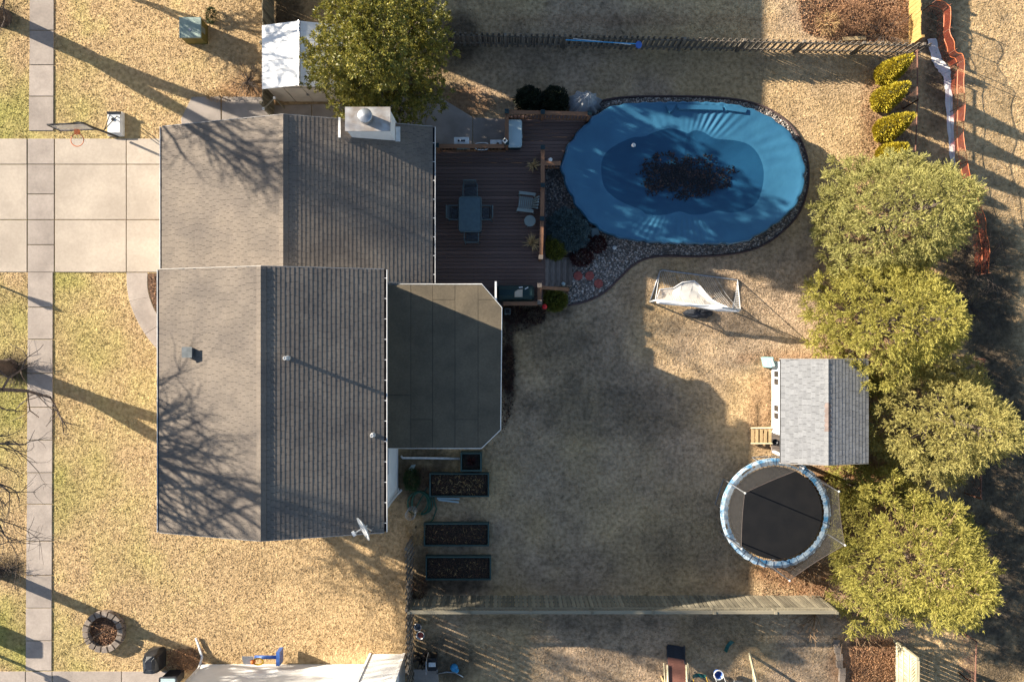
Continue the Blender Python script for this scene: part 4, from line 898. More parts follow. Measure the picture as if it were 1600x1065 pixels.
# ------------------------------------------------------------------ playhouse
PE, PR = 2.3, 2.72
t = play = thing("playhouse", "white playhouse with grey shingled roof beside the spruces", "playhouse", (*G(1270, 635), 0))
pw0, pe0 = W(1220, 0, PE).x, W(1357, 0, PE).x; pr0 = W(1294, 0, PR).x; pn, ps_ = W(0, 561, PE).y, W(0, 723, PE).y
pr_ = gable_roof(play, pw0, pe0, pr0, pn, ps_, PE, PR, "shingle_grey", 21, expo=.145, t=.008)
ridge_caps(pr_, pr0, PR, pn, ps_, "shingle_grey", math.atan2(PR - PE, pr0 - pw0), step=.17, w=.13, lift=.022, alt=lambda y: "shingle_brown" if W(0, 681, PR).y < y < W(0, 629, PR).y else "shingle_grey")
bx0 = G(1203, 0)[0]; bx1 = pe0 - .25; by1 = pn - .12; by0 = G(0, 674)[1]; ZF = .32
wl = MB().bbox((bx0, by0, ZF - .1), (bx1, by1, PE - .02)).build("wall", "white_paint", play)
for py in (588, 640):
    q = G(1203, py); c = Vector((bx0, q[1] - .02, .80)); f = MB()
    for cy, cz, sy, sz in ((0, .30, .60, .05), (0, -.30, .60, .05), (.29, 0, .05, .6), (-.29, 0, .05, .6), (0, 0, .05, .6)): f.box((c.x - .012, c.y + cy, c.z + cz), (.04, sy, sz))
    fo = f.build("window", "white_paint", play)
    for s in (-1, 1): boxpart("pane", "glass_dark", fo, (c.x - .006, c.y + s * .145, c.z), (.012, .22, .53))
MB().bbox((bx0 - .02, ps_ + .08, ZF - .12), (bx1, by0 - .004, ZF)).build("porch_floor", "step_wood", play)
for i in range(5): piece("porch_board", "step_wood", play, ((bx0 + bx1) / 2, by0 - .09 - i * .145, ZF + .012), (bx1 - bx0 + .06, .135, .02))
for x in (bx0 + .04, bx1 - .05):
    piece("post", "white_paint", play, (x, ps_ + .14, (PE + ZF) / 2), (.09, .09, PE - ZF - .04))
for x in (bx0 + .1, bx1 - .1):
    for y in (ps_ + .15, by1 - .1): piece("foot", "step_wood", play, (x, y, ZF / 2 - .06), (.1, .1, ZF - .12))
d_ = boxpart("door", "play_wood", play, ((bx0 + bx1) / 2, by0 - .02, ZF + .85), (.7, .03, 1.6)); boxpart("knob", "metal_grey", d_, ((bx0 + bx1) / 2 + .27, by0 - .05, ZF + .8), (.04, .04, .04))
# ladder steps
lad = thing("ladder_steps", "slanted wooden ladder steps up to the playhouse porch", "ladder", (*G(1186, 680), 0))
a = W(1174, 680, .12); b = W(1208, 680, ZF + .05)
for i in range(5):
    q = a.lerp(b, (i + .3) / 5); piece("rung", "play_wood", lad, q, (.10, .56, .03))
for s in (-1, 1): piece("side_rail", "fence_pale", lad, (a + b) / 2 + Vector((0, s * .30, .02)), ((b - a).length + .06, .04, .10), (b - a).to_track_quat('X', 'Z').to_matrix())
q = W(1211, 690, ZF + .2); o = MB().lathe((q.x, q.y, ZF + .02), [(.09, 0), (.11, .2), (.12, .2), (.10, .19), (.08, .03), (0, .03)], 16).build("bucket", "black_plastic", smooth=True); tag(o, "black bucket on the playhouse porch", "bucket")
q = W(1206, 566, 1.0); o = thing("slide_toy", "pale teal plastic toy at the playhouse's north corner", "toy", (q.x, q.y, 0))
MB().prism([(q.x - .1, q.y + .18), (q.x + .06, q.y + .2), (q.x + .14, q.y - .12), (q.x - .02, q.y - .2)], .0, 1.0, .03).build("body", "teal_toy", o); MB().box((q.x + .02, q.y, 1.03), (.05, .3, .05), .3).build("handle", "plastic_white", o)

# ------------------------------------------------------------------ trampoline
ZT = .9; tc = W(1212, 801, ZT); t = tr = thing("trampoline", "round trampoline with worn blue pad and black enclosure net", "trampoline", (tc.x, tc.y, 0)); RT = 2.02
ang = [147, 79, 35, -22, -93, -154]
ring = lambda r, z, n=48: [(tc.x + r * math.cos(2 * PI * k / n), tc.y + r * math.sin(2 * PI * k / n), z) for k in range(n)]
MB().prism([(p[0], p[1]) for p in ring(RT - .26, 0)], ZT - .03, ZT - .02).build("mat", "tramp_mat", tr)
MB().tube(ring(RT, ZT - .02), .03, 6, closed=True).build("frame_ring", "metal_grey", tr, True)
m = MB()
for k in range(72): a = 2 * PI * k / 72; m.tube([(tc.x + (RT - .27) * math.cos(a), tc.y + (RT - .27) * math.sin(a), ZT - .025), (tc.x + RT * math.cos(a), tc.y + RT * math.sin(a), ZT - .02)], .012, 4)
m.build("springs", "black_metal", tr)["kind"] = "stuff"
rr = random.Random(4); NPD = 120; segs = []
gaps = lambda d: (100 < d < 140 and rr.random() < .35) or (186 < d < 205 and rr.random() < .6) or (62 < d < 78 and rr.random() < .4)
m = MB(); ro = lambda k: RT + .06 + .02 * math.sin(k * 1.7); ri = lambda k: RT - .20 + .02 * math.sin(k * 2.9)
for k in range(NPD):
    d0 = 360 * k / NPD; a, b = math.radians(d0), math.radians(360 * (k + 1) / NPD); hole = gaps(d0)
    def P(r, an, z): return (tc.x + r * math.cos(an), tc.y + r * math.sin(an), ZT + z)
    for r0, r1 in (((ri(k), ri(k + 1)), (RT - .12, RT - .12)), ((RT - .12, RT - .12), (RT - .04, RT - .04)), ((RT - .04, RT - .04), (ro(k), ro(k + 1)))):
        if hole and r0[0] == RT - .12: continue
        z = .035 + .014 * math.sin(k * 2.1)
        m.add([P(r0[0], a, z), P(r1[0], a, z - (.03 if r1[0] > RT else 0)), P(r1[1], b, z - (.03 if r1[0] > RT else 0)), P(r0[1], b, z)], [(0, 1, 2, 3)])
    m.add([P(ro(k), a, .01), P(ro(k + 1), b, .01), P(RT + .05, b, -.12), P(RT + .05, a, -.12)], [(3, 2, 1, 0)])
m.build("safety_pad", "tramp_pad", tr)
tops = []
for d in ang:
    a = math.radians(d); p = Vector((tc.x + (RT + .05) * math.cos(a), tc.y + (RT + .05) * math.sin(a), 0)); q = Vector((tc.x + RT * math.cos(a), tc.y + RT * math.sin(a), 2.70)); tops.append(q)
    pole = MB().tube([p, Vector((p.x, p.y, ZT)), q], .024, 6).build("net_pole", "metal_grey", tr); MB().lathe(q, [(.035, 0), (.035, .04), (0, .05)], 8).build("pole_cap", "plastic_white", pole)
    MB().tube([(p.x + .0, p.y, 0), (p.x * .0 + tc.x + (RT + .05) * math.cos(a + .5), tc.y + (RT + .05) * math.sin(a + .5), 0), (tc.x + RT * math.cos(a + .5), tc.y + RT * math.sin(a + .5), ZT - .02)], .024).build("leg", "metal_grey", tr)
m = MB(); order = sorted(range(6), key=lambda i: ang[i])
for i in range(6):
    i0, i1 = order[i], order[(i + 1) % 6]; a0 = math.radians(ang[i0]); a1 = math.radians(ang[i1] + (360 if i == 5 else 0)); n = 10
    for k in range(n):
        f0, f1 = k / n, (k + 1) / n
        lo = lambda f: Vector((tc.x + (RT - .04) * math.cos(a0 + (a1 - a0) * f), tc.y + (RT - .04) * math.sin(a0 + (a1 - a0) * f), ZT + .05))
        hi = lambda f: tops[i0].lerp(tops[i1], f) + Vector((0, 0, -.10 * math.sin(PI * f) - .03))
        m.add([lo(f0), lo(f1), hi(f1), hi(f0)], [(0, 1, 2, 3)])
    MB().tube([tops[i0].lerp(tops[i1], f) + Vector((0, 0, -.10 * math.sin(PI * f) - .02)) for f in np.linspace(0, 1, 8)], .012, 4).build("net_rope", "pot", tr)
m.build("enclosure_net", "tramp_net", tr)

# ------------------------------------------------------------------ soccer goal
HG = 1.2; t = goal = thing("soccer_goal", "white soccer goal with a torn sagging net on the lawn", "soccer goal", (*G(1085, 455), 0))
fl, fr_ = W(1024, 469, HG), W(1157, 484, HG); bl, br = Vector((*G(1031, 422), .03)), Vector((*G(1152, 437), .03))
gl, gr = Vector((fl.x, fl.y, .03)), Vector((fr_.x, fr_.y, .03))
MB().tube([fl, fr_], .035, 8).build("crossbar", "plastic_white", goal, True)
for a, b in ((fl, gl), (fr_, gr)): MB().tube([a, b], .035, 8).build("post", "plastic_white", goal, True)
MB().tube([gl, bl + Vector((-.02, -.1, 0)), bl + Vector((.08, 0, 0)), br, br + Vector((.05, -.12, 0)), gr], .03, 8).build("base_frame", "metal_grey", goal, True)
for a, b in ((fl, bl), (fr_, br)): MB().tube([a, b + Vector((0, 0, .02))], .016, 6).build("stay", "plastic_white", goal, True)
m = MB()
for k in range(0, 27):
    f = k / 26; a = fl.lerp(fr_, min(1, f * .78 + .2)); b = bl.lerp(br, f * .72); z = Vector((0, 0, -.25))
    if rnd.random() < .75: m.tube([a, a.lerp(b, .5) + z, b], .0045, 3)
for k in range(14):
    f = k / 13; a = fr_.lerp(br, f * .95); m.tube([a, Vector((a.x, a.y, .03))], .004, 3)
for k in range(8):
    f = k / 8; m.tube([fr_.lerp(gr, f) , br.lerp(br + Vector((0, 0, .001)), f) + Vector((0, 0, .9 * 0))], .004, 3)
m.build("net_strings", "net_thick", goal)["kind"] = "stuff"
sheet = [(1026, 466, 1.1), (1031, 452, .75), (1052, 450, .6), (1066, 441, .55), (1085, 438.5, .5), (1094, 447, .6), (1103, 458, .75), (1112, 468, .85), (1125, 475, 1.0), (1138, 480, 1.15)]
top = [fl.lerp(fr_, i / 9 * .86) for i in range(10)]; m = MB()
for i in range(9):
    p = [W(*sheet[i]), W(*sheet[i + 1])]
    for j in range(6):
        f0, f1 = j / 6, (j + 1) / 6; dz = lambda f: Vector((0, 0, -.16 * math.sin(PI * f) + .03 * math.sin(9 * f + i)))
        m.add([top[i].lerp(p[0], f0) + dz(f0), top[i + 1].lerp(p[1], f0) + dz(f0), top[i + 1].lerp(p[1], f1) + dz(f1), top[i].lerp(p[0], f1) + dz(f1)], [(0, 1, 2, 3)])
m.build("net", "net_white", goal)
MB().tube([W(*s) for s in sheet], .022, 5).build("net_cord", "net_thick", goal)
m = MB(); pts = [fl.lerp(fr_, f) + Vector((0, -.03, -.03 - .05 * abs(math.sin(9 * f)))) for f in np.linspace(.02, .99, 26)]
m.tube(pts, [.05 + .035 * abs(math.sin(5 * f + 1)) + .03 * math.exp(-((f - .72) / .12) ** 2) for f in np.linspace(.02, .99, 26)], 6).build("gathered_net", "net_thick", goal, True)
q = W(1092, 489, .15); o = MB()  # low dark uneven lump on the ground under the crossbar
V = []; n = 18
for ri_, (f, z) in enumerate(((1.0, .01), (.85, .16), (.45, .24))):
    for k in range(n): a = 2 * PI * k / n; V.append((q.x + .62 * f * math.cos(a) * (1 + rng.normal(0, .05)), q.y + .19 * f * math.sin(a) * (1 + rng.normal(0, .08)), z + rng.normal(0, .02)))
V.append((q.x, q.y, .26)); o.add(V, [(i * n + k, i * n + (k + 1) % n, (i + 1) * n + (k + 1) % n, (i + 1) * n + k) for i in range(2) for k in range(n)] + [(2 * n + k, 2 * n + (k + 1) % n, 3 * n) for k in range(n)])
o = o.build("dark_lump", "cloth_dark"); tag(o, "low dark lump under the goal crossbar", "mound")

# ------------------------------------------------------------------ raised beds behind the house
labs = ["raised bed with dead plants nearest the sunroom", "raised bed in the middle of the three", "raised bed nearest the long board fence"]
for (x0, y0, x1, y1), lb in zip(BEDS, labs):
    a, b = W(x0, y1, .32), W(x1, y0, .32); t = thing("raised_bed", lb, "raised bed", ((a.x + b.x) / 2, (a.y + b.y) / 2, 0), "green framed raised beds")
    for c, s in ((((a.x + b.x) / 2, a.y, .16), (b.x - a.x, .05, .32)), (((a.x + b.x) / 2, b.y, .16), (b.x - a.x, .05, .32)), ((a.x - .027, (a.y + b.y) / 2, .16), (.05, b.y - a.y + .05, .325)), ((b.x + .027, (a.y + b.y) / 2, .16), (.05, b.y - a.y + .05, .325))): piece("board", "bed_green", t, c, s)
    MB().bbox((a.x + .024, a.y + .024, .02), (b.x - .024, b.y - .024, .23)).build("soil", "soil", t)
    n = 1400; P3 = np.stack([rng.uniform(a.x + .05, b.x - .05, n), rng.uniform(a.y + .05, b.y - .05, n), np.full(n, .235)], 1); dd = rng.normal(size=(n, 3)); dd[:, 2] = np.abs(dd[:, 2]) * .5
    V, F = leaves(P3, dd, rng.uniform(.03, .09, n), .03); npobj("dead_stalks", V, F, "mulch", t)["kind"] = "stuff"
    n = 170 if y0 < 800 else 60; P3 = np.stack([rng.uniform(a.x + .1, b.x - .1, n), rng.uniform(a.y + .1, b.y - .1, n), np.full(n, .24)], 1); dd = rng.normal(size=(n, 3)); dd[:, 2] = np.abs(dd[:, 2]) * .4
    V, F = leaves(P3, dd, rng.uniform(.06, .22, n), .022); npobj("dry_stems", V, F, "straw", t)["kind"] = "stuff"
a, b = W(722, 735, .5), W(750, 708, .5); t = thing("square_planter", "square dark planter box at the sunroom corner", "planter", ((a.x + b.x) / 2, (a.y + b.y) / 2, 0))
for c, s in ((((a.x + b.x) / 2, a.y, .25), (b.x - a.x, .06, .5)), (((a.x + b.x) / 2, b.y, .25), (b.x - a.x, .06, .5)), ((a.x - .032, (a.y + b.y) / 2, .25), (.06, b.y - a.y + .06, .505)), ((b.x + .032, (a.y + b.y) / 2, .25), (.06, b.y - a.y + .06, .505))): piece("board", "bed_green", t, c, s)
MB().bbox((a.x + .03, a.y + .03, .05), (b.x - .03, b.y - .03, .36)).build("soil", "soil", t)
n = 90; P3 = np.tile([[(a.x + b.x) / 2, (a.y + b.y) / 2, .36]], (n, 1)); dd = rng.normal(size=(n, 3)); dd[:, 2] = np.abs(dd[:, 2]) * .3; V, F = leaves(P3, dd, rng.uniform(.1, .3, n), .035); npobj("leaves", V, F, "red_shrub", t)
o = MB().tube([W(627, 712, .1), W(629, 715, .06), W(660, 715, .06), W(719, 716, .06)], .045, 8).build("drain_pipe", "gutter_white", smooth=True); tag(o, "long white drain pipe lying along the sunroom wall", "pipe")
for i, (p, q, lb) in enumerate((((683, 778), (718, 779), "upper white plank beside the first raised bed"), ((685, 780), (717, 784), "tilted white plank beside the first raised bed"))):
    a, b = W(*p, .05), W(*q, .05); o = MB().box((a + b) / 2 + Vector((0, 0, .02 * i)), ((b - a).length, .07, .025), rot=(b - a).to_track_quat('X', 'Z').to_matrix()).build("plank", "plastic_pale"); tag(o, lb, "plank", "white planks by the raised bed")
o = MB().prism(gp([(638, 733), (643, 726), (650, 725), (645, 735)]), 0, .06, .01).build("splash_block", "plastic_pale"); tag(o, "small pale splash block near the house wall", "splash block")
pts = []
for k in range(70):
    a = k * .42; r = .36 + .02 * math.sin(k) ; pts.append((*Vector((*G(655, 782), 0)).xy, 0)); pts[-1] = (G(656, 785)[0] + r * 1.1 * math.cos(a) + .1 * math.sin(k * .11), G(656, 785)[1] + r * 1.25 * math.sin(a), .03 + .001 * k)
o = MB().tube(pts + [W(668, 760, .03), W(677, 775, .03), W(682, 795, .03), W(676, 812, .03), W(668, 817, .03)], .024, 6).build("garden_hose", "hose_green", smooth=True); tag(o, "green garden hose coiled below the house corner", "hose")
q = Vector((*G(645, 797), 0)); m = MB()
for k in range(5): m.tube([(q.x + .19 * math.cos(a), q.y + .19 * math.sin(a), .12 + .18 * k) for a in np.linspace(0, 2 * PI, 13)[:-1]], .008, 4, closed=True)
for k in range(6): a = k * PI / 3; m.tube([(q.x + .19 * math.cos(a), q.y + .19 * math.sin(a), 0), (q.x + .19 * math.cos(a), q.y + .19 * math.sin(a), .9)], .008, 4)
o = m.build("tomato_cage", "metal_grey"); tag(o, "grey wire plant cage beside the coiled hose", "plant cage")

# ------------------------------------------------------------------ front yard
a, b = W(281, 58, .75), W(313, 28, .75); t = thing("utility_box", "pale green utility cabinet on the front lawn", "utility box", ((a.x + b.x) / 2, (a.y + b.y) / 2, 0))
MB().bbox((a.x, a.y, 0), (b.x, b.y, .70)).build("cabinet", "util_olive", t); MB().prism([(a.x - .03, a.y - .03), (b.x + .03, a.y - .03), (b.x + .03, b.y + .03), (a.x - .03, b.y + .03)], .70, .76, .02).build("lid", "util_green", t)
boxpart("plate", "plastic_sage", t, (b.x + .006, (a.y + b.y) / 2, .45), (.012, .22, .3)); MB().lathe(((a.x + b.x) / 2, (a.y + b.y) / 2 - .1, .76), [(.05, 0), (.05, .012), (0, .012)], 12).build("lock", "metal_grey", t)
# basketball hoop
base = Vector((*G(186, 205), 0)); t = hoop = thing("basketball_hoop", "portable basketball hoop with grey base beside the driveway", "basketball hoop", base)
a, b = W(166, 211, .25), W(190, 174, .25); m = MB(); V = []
for z, k in ((0, 1.0), (.16, 1.0), (.27, .8)): V += [((a.x + b.x) / 2 + sx * (b.x - a.x) / 2 * k, (a.y + b.y) / 2 + sy * (b.y - a.y) / 2 * k, z) for sx, sy in ((-1, -1), (1, -1), (1, 1), (-1, 1))]
m.add(V, [(i * 4 + k, i * 4 + (k + 1) % 4, (i + 1) * 4 + (k + 1) % 4, (i + 1) * 4 + k) for i in range(2) for k in range(4)] + [(8, 9, 10, 11)]).build("base", "plastic_white", hoop)
MB().lathe((a.x * .55 + b.x * .45, a.y * .35 + b.y * .65, .27), [(.06, 0), (.06, .03), (0, .03)], 12).build("fill_cap", "black_plastic", hoop); MB().tube([(a.x + .05, b.y - .06, .28), (b.x - .02, b.y - .06, .28)], .05, 8).build("axle", "black_metal", hoop)
pb_ = W(184, 214, .2); pt_ = W(126, 192, 2.9)
MB().tube([pb_, pb_.lerp(pt_, .5), pt_], .045, 8).build("pole", "black_metal", hoop, True)
MB().tube([W(184, 180, .2), pb_.lerp(pt_, .42)], .016).build("strut", "black_metal", hoop); MB().tube([W(172, 178, .2), pb_.lerp(pt_, .40)], .016).build("strut", "black_metal", hoop)
bb0, bb1 = W(83, 200, 3.1), W(142, 197, 3.1); u = (bb1 - bb0).normalized(); nrm = Vector((u.y, -u.x, 0)); mid = (bb0 + bb1) / 2; Rb = Matrix.Rotation(math.atan2(u.y, u.x), 3, 'Z')
MB().box(mid, (1.22, .03, .80), rot=Rb).build("backboard", "backboard", hoop)
m = MB()
for s in (-1, 1): m.box(mid + Vector((0, 0, s * .4)), (1.28, .05, .05), rot=Rb); m.box(mid + u * s * .62, (.05, .05, .84), rot=Rb)
m.build("board_frame", "black_metal", hoop)
rim = mid + nrm * .38 + Vector((0, 0, -.30))
MB().tube([rim + Vector((.228 * math.cos(k), .228 * math.sin(k), 0)) for k in np.linspace(0, 2 * PI, 25)[:-1]], .016, 6, closed=True).build("rim", "orange_rim", hoop, True); MB().box(mid + nrm * .09 + Vector((0, 0, -.32)), (.16, .16, .10), rot=Rb).build("bracket", "orange_rim", hoop)
m = MB()
for k in range(12):
    a = 2 * PI * k / 12; m.tube([rim + Vector((.22 * math.cos(a), .22 * math.sin(a), 0)), rim + Vector((.15 * math.cos(a + .4), .15 * math.sin(a + .4), -.22)), rim + Vector((.12 * math.cos(a), .12 * math.sin(a), -.42))], .006, 3)
m.build("net", "net_thick", hoop)
for z in (-.1, .25): MB().tube([pt_ + Vector((0, 0, z - .15)), mid - nrm * .03 + Vector((0, 0, z))], .03).build("arm", "black_metal", hoop)
# stone ring with a young tree stump in it
t = thing("tree_ring", "round stacked-stone planter ring on the front lawn", "planter", ring_c)
nst = 17
for lay in range(2):
    for k in range(nst):
        a0 = 2 * PI * (k + .5 * lay) / nst + .03; a1 = 2 * PI * (k + 1 + .5 * lay) / nst - .03; z0, z1 = lay * .15, lay * .15 + .14 + rnd.uniform(-.01, .01); r0, r1 = .57 + rnd.uniform(-.01, .01), .80 + rnd.uniform(-.02, .02)
        MB().prism([(ring_c.x + r * math.cos(a), ring_c.y + r * math.sin(a)) for r, a in ((r0, a0), (r1, a0), (r1, (a0 + a1) / 2), (r1, a1), (r0, a1), (r0, (a0 + a1) / 2))], z0, z1, .015).build("stone", "stone_block", t)
MB().lathe(ring_c, [(.60, 0), (.60, .1), (0, .14)], 24).build("soil", "mulch", t)
litter("dry_leaves", None, [(ring_c.x + .58 * math.cos(k), ring_c.y + .58 * math.sin(k)) for k in np.linspace(0, 2 * PI, 16)[:-1]], 700, "dry_leaf", z=.13, parent=t)
# bin by the neighbour's drive
c = W(237, 1035, .6); t = thing("covered_grill", "black covered barbecue at the edge of the neighbour's driveway", "barbecue", (c.x, c.y, 0)); V = []; n = 20
for f, z in ((1.0, 0), (1.03, .25), (.97, .62), (.80, .82), (.45, .88)):
    V += [(p[0] + rng.normal(0, .012), p[1] + rng.normal(0, .012), z + rng.normal(0, .012)) for p in rrect(c.x, c.y, .58 * f, .82 * f, .12 * f, 4)]
MB().add(V, [(i * n + k, i * n + (k + 1) % n, (i + 1) * n + (k + 1) % n, (i + 1) * n + k) for i in range(4) for k in range(n)] + [tuple(4 * n + k for k in range(n))]).build("cover", "black_plastic", t)
for s in (-1, 1): MB().tube([(c.x + s * .2, c.y + .4, .5), (c.x + s * .22, c.y - .35, .45)], .015, 5).build("strap", "cloth_dark", t)
q = W(262, 1066, .8); o = thing("recycling_bin", "dark bin with a pale blue lid rim at the bottom edge", "bin", (q.x, q.y, 0)); MB().prism(rrect(q.x, q.y, .6, .34, .04), 0, .74).build("body", "black_plastic", o); MB().tube([(p[0], p[1], .78) for p in rrect(q.x, q.y, .64, .38, .05)], .03, 5, closed=True).build("lid_rim", "cloth_dark", o); MB().prism(rrect(q.x, q.y, .58, .32, .04), .74, .79, .02).build("lid", "plastic_pale", o)

# ------------------------------------------------------------------ neighbours
nb = thing("neighbour_house", "white-sided neighbouring house along the bottom edge", "house", (*G(500, 1250), 0))
a = G(317, 1037); b = G(577, 1037); c_ = G(577, 1021); d_ = G(633, 1021)
MB().bbox((a[0], a[1] - 12, 0), (d_[0], a[1], 3.9)).build("wall", "siding", nb); jut = MB().bbox((c_[0], a[1] - .01, 0), (d_[0], c_[1], 3.9)).build("wall", "siding", nb)
lap(nb, (a[0], a[1], 0), (b[0] - .0, a[1], 0), 0.1, 3.8, (0, 1, 0)); lap(nb, (c_[0], c_[1], 0), (d_[0], c_[1], 0), 0.1, 3.8, (0, 1, 0))
for x in (c_[0] + .04, d_[0] - .04): MB().box((x, c_[1] + .02, 1.95), (.09, .05, 3.88)).build("corner_board", "white_paint", nb)
MB().tube([W(306, 996, .08), W(311, 1010, .1), W(316, 1026, .16), (a[0] + .05, a[1] + .07, .5), (a[0] + .05, a[1] + .07, 3.8)], .05, 6).build("downspout", "gutter_white", nb)
MB().add([(a[0] - .4, a[1] - 12.3, 3.85), (d_[0] + .4, a[1] - 12.3, 3.85), (d_[0] + .4, a[1] - .35, 3.85), (a[0] - .4, a[1] - .35, 3.85), (a[0] + 4, a[1] - 12.3, 5.6), (a[0] + 4, a[1] - .35, 5.6)], [(0, 3, 5, 4), (1, 4, 5, 2), (2, 5, 3), (0, 4, 1), (0, 1, 2, 3)]).build("roof", "shingle_grey", nb)
# toy stand leaning on that wall
t = thing("toy_stand", "blue toy stand with orange ring leaning on the white wall", "toy", W(415, 1030, .1)); q0, q1 = W(398, 1026, .5), W(436, 1026, .5)
MB().tube([q0, q1], .07, 10).build("column", "toy_blue", t, True); MB().box(W(437, 1025, .5), (.14, .52, .5)).build("foot", "toy_blue", t)
q = W(388, 1031, .9); MB().box(q, (.42, .42, .03), rot=Matrix.Rotation(.5, 3, 'X')).build("board", "plastic_white", t)
q = W(403, 1033, .9); MB().tube([q + Vector((.2 * math.cos(k), .12 * math.sin(k), 0)) for k in np.linspace(0, 2 * PI, 15)[:-1]], .03, 6, closed=True).build("ring", "toy_yellow", t); MB().lathe(q + Vector((-.18, 0, 0)), [(.1 * math.sin(k), -.1 * math.cos(k)) for k in np.linspace(0, PI, 7)], 10).build("ball", "toy_orange", t, True)
# northern neighbour: stands beyond the frame, its shade lies on the upper lawn
nh = thing("neighbour_house", "gabled neighbouring house beyond the top edge shading the upper lawn", "house", (*G(520, -260), 0)); nx0 = G(1195, 0)[0] - 6.4 * 2.54 - .85
r_ = gable_roof(nh, nx0 - 4.4, nx0 + 4.4, nx0, 26.0, G(0, -41)[1], 5.0, 6.4, "shingle_tan", 31, expo=.25, tab=.6)
MB().bbox((nx0 - 4.0, G(0, -29)[1] + .1, 0), (nx0 + 4.0, 25.6, 4.85)).build("wall", "siding", nh)
for y in (16.5, 19, 22): window(nh, (nx0 + 4.0, y, 3.2), 1.0, 1.2, 'x', 1)
MB().add([(nx0 - 4, G(0, -29)[1] + .098, 4.85), (nx0 + 4, G(0, -29)[1] + .098, 4.85), (nx0, G(0, -29)[1] + .098, 6.2)], [(0, 1, 2)]).build("gable", "siding", nh)
# kerb-side things left of the frame whose shadows cross the pavement
def mailbox(px, py, lab):
    b = Vector((*G(px, py), 0)); t = thing("mailbox", lab, "mailbox", b); MB().box((b.x, b.y, .55), (.09, .09, 1.1)).build("post", "fence_grey", t)
    V = [(b.x + x, b.y + y, 1.1 + z) for x in (-.26, .26) for y, z in ((-.1, 0), (.1, 0), (.1, .14), (.05, .22), (-.05, .22), (-.1, .14))]
    bo = MB().add(V, [tuple(range(5, -1, -1)), tuple(range(6, 12))] + [(k, (k + 1) % 6, 6 + (k + 1) % 6, 6 + k) for k in range(6)]).build("box", "black_metal", t); MB().box((b.x, b.y + .11, 1.25), (.04, .02, .14)).build("flag", "toy_red", bo)
mailbox(-28, 1013, "dark mailbox on a post by the lower left kerb")
b = Vector((*G(-112, 400), 0)); t = thing("lamp_post", "slim yard lamp post by the kerb opposite the driveway", "lamp post", b)
MB().tube([b, b + Vector((0, 0, 1.55))], .045, 8).build("post", "black_metal", t); MB().lathe(b + Vector((0, 0, 1.55)), [(.06, 0), (.15, .32), (.17, .33), (.05, .46), (.02, .55), (0, .56)], 6).build("lantern", "black_metal", t)
b = Vector((*G(-48, 972), 0)); t = thing("wheelie_bin", "tall dark wheeled bin standing by the lower left kerb", "bin", b); MB().prism(rrect(b.x, b.y, .58, .60, .05), .06, .98).build("body", "cover_teal", t); MB().prism(rrect(b.x, b.y, .64, .66, .06), .98, 1.06, .03).build("lid", "cover_teal", t)
for s in (-1, 1): MB().lathe((b.x - .25, b.y + s * .26, .1), [(.1, -.03), (.1, .03)], 12, (0, 1, 0)).build("wheel", "black_plastic", t)

# ------------------------------------------------------------------ the yard along the bottom
q = Vector((*G(654, 975), 0)); o = MB().lathe(q, [(.12, 0), (.135, .3), (.15, .31), (.125, .3), (.11, .02), (0, .02)], 18).build("bucket", "metal_grey", smooth=True); tag(o, "empty grey bucket beside the picket fence", "bucket")
q = Vector((*G(658, 988), 0)); t = thing("flower_pot", "white pot with brown contents beside the grey bucket", "pot", q); MB().lathe(q, [(.12, 0), (.15, .3), (.165, .31), (.14, .3), (.12, .2), (0, .2)], 18).build("pot", "plastic_white", t, True); MB().lathe(q + Vector((0, 0, .2)), [(.13, 0), (.11, .05), (0, .07)], 12).build("soil", "stone_red", t)
q = W(675, 1039, .8); t = thing("kettle_grill", "black grill with pale lid on the neighbour's patio", "barbecue", (q.x, q.y, 0)); MB().bbox((q.x - .16, q.y - .24, .3), (q.x + .16, q.y + .24, .72)).build("body", "black_metal", t); MB().box((q.x, q.y + .02, .76), (.26, .16, .05)).build("lid", "plastic_white", t); MB().box((q.x - .2, q.y, .6), (.03, .5, .9)).build("side_panel", "metal_grey", t)
for s in (-1, 1): MB().box((q.x + s * .12, q.y, .15), (.04, .4, .3)).build("leg", "black_metal", t)
q = W(709, 1045, .3); t = thing("toy_ball_pile", "crumpled light blue plastic toy on the shaded yard", "toy", (q.x, q.y, 0)); 
MB().lathe((q.x, q.y, .14), [(.16 * math.sin(k), -.14 * math.cos(k)) for k in np.linspace(0, PI, 7)], 9).build("body", "toy_cyan", t); MB().lathe((q.x + .1, q.y - .08, .2), [(.1 * math.sin(k), -.1 * math.cos(k)) for k in np.linspace(0, PI, 6)], 8).build("head", "toy_cyan", t)
o = MB().tube([W(x, y, .05) for x, y in ((682, 1052), (698, 1049), (712, 1050), (724, 1057))], .03, 5).build("curved_pipe", "metal_grey", smooth=True); tag(o, "grey curved pipe lying below the blue toy", "pipe")
o = MB()
for k in range(26):
    q = W(648 + rnd.uniform(0, 22), 1026 + rnd.uniform(-4, 16), .12); o.box(q, (.3, .05, .05), rnd.uniform(0, 3))
o = o.build("firewood_pile", "bark"); tag(o, "dark pile of sticks at the foot of the picket fence", "wood pile")
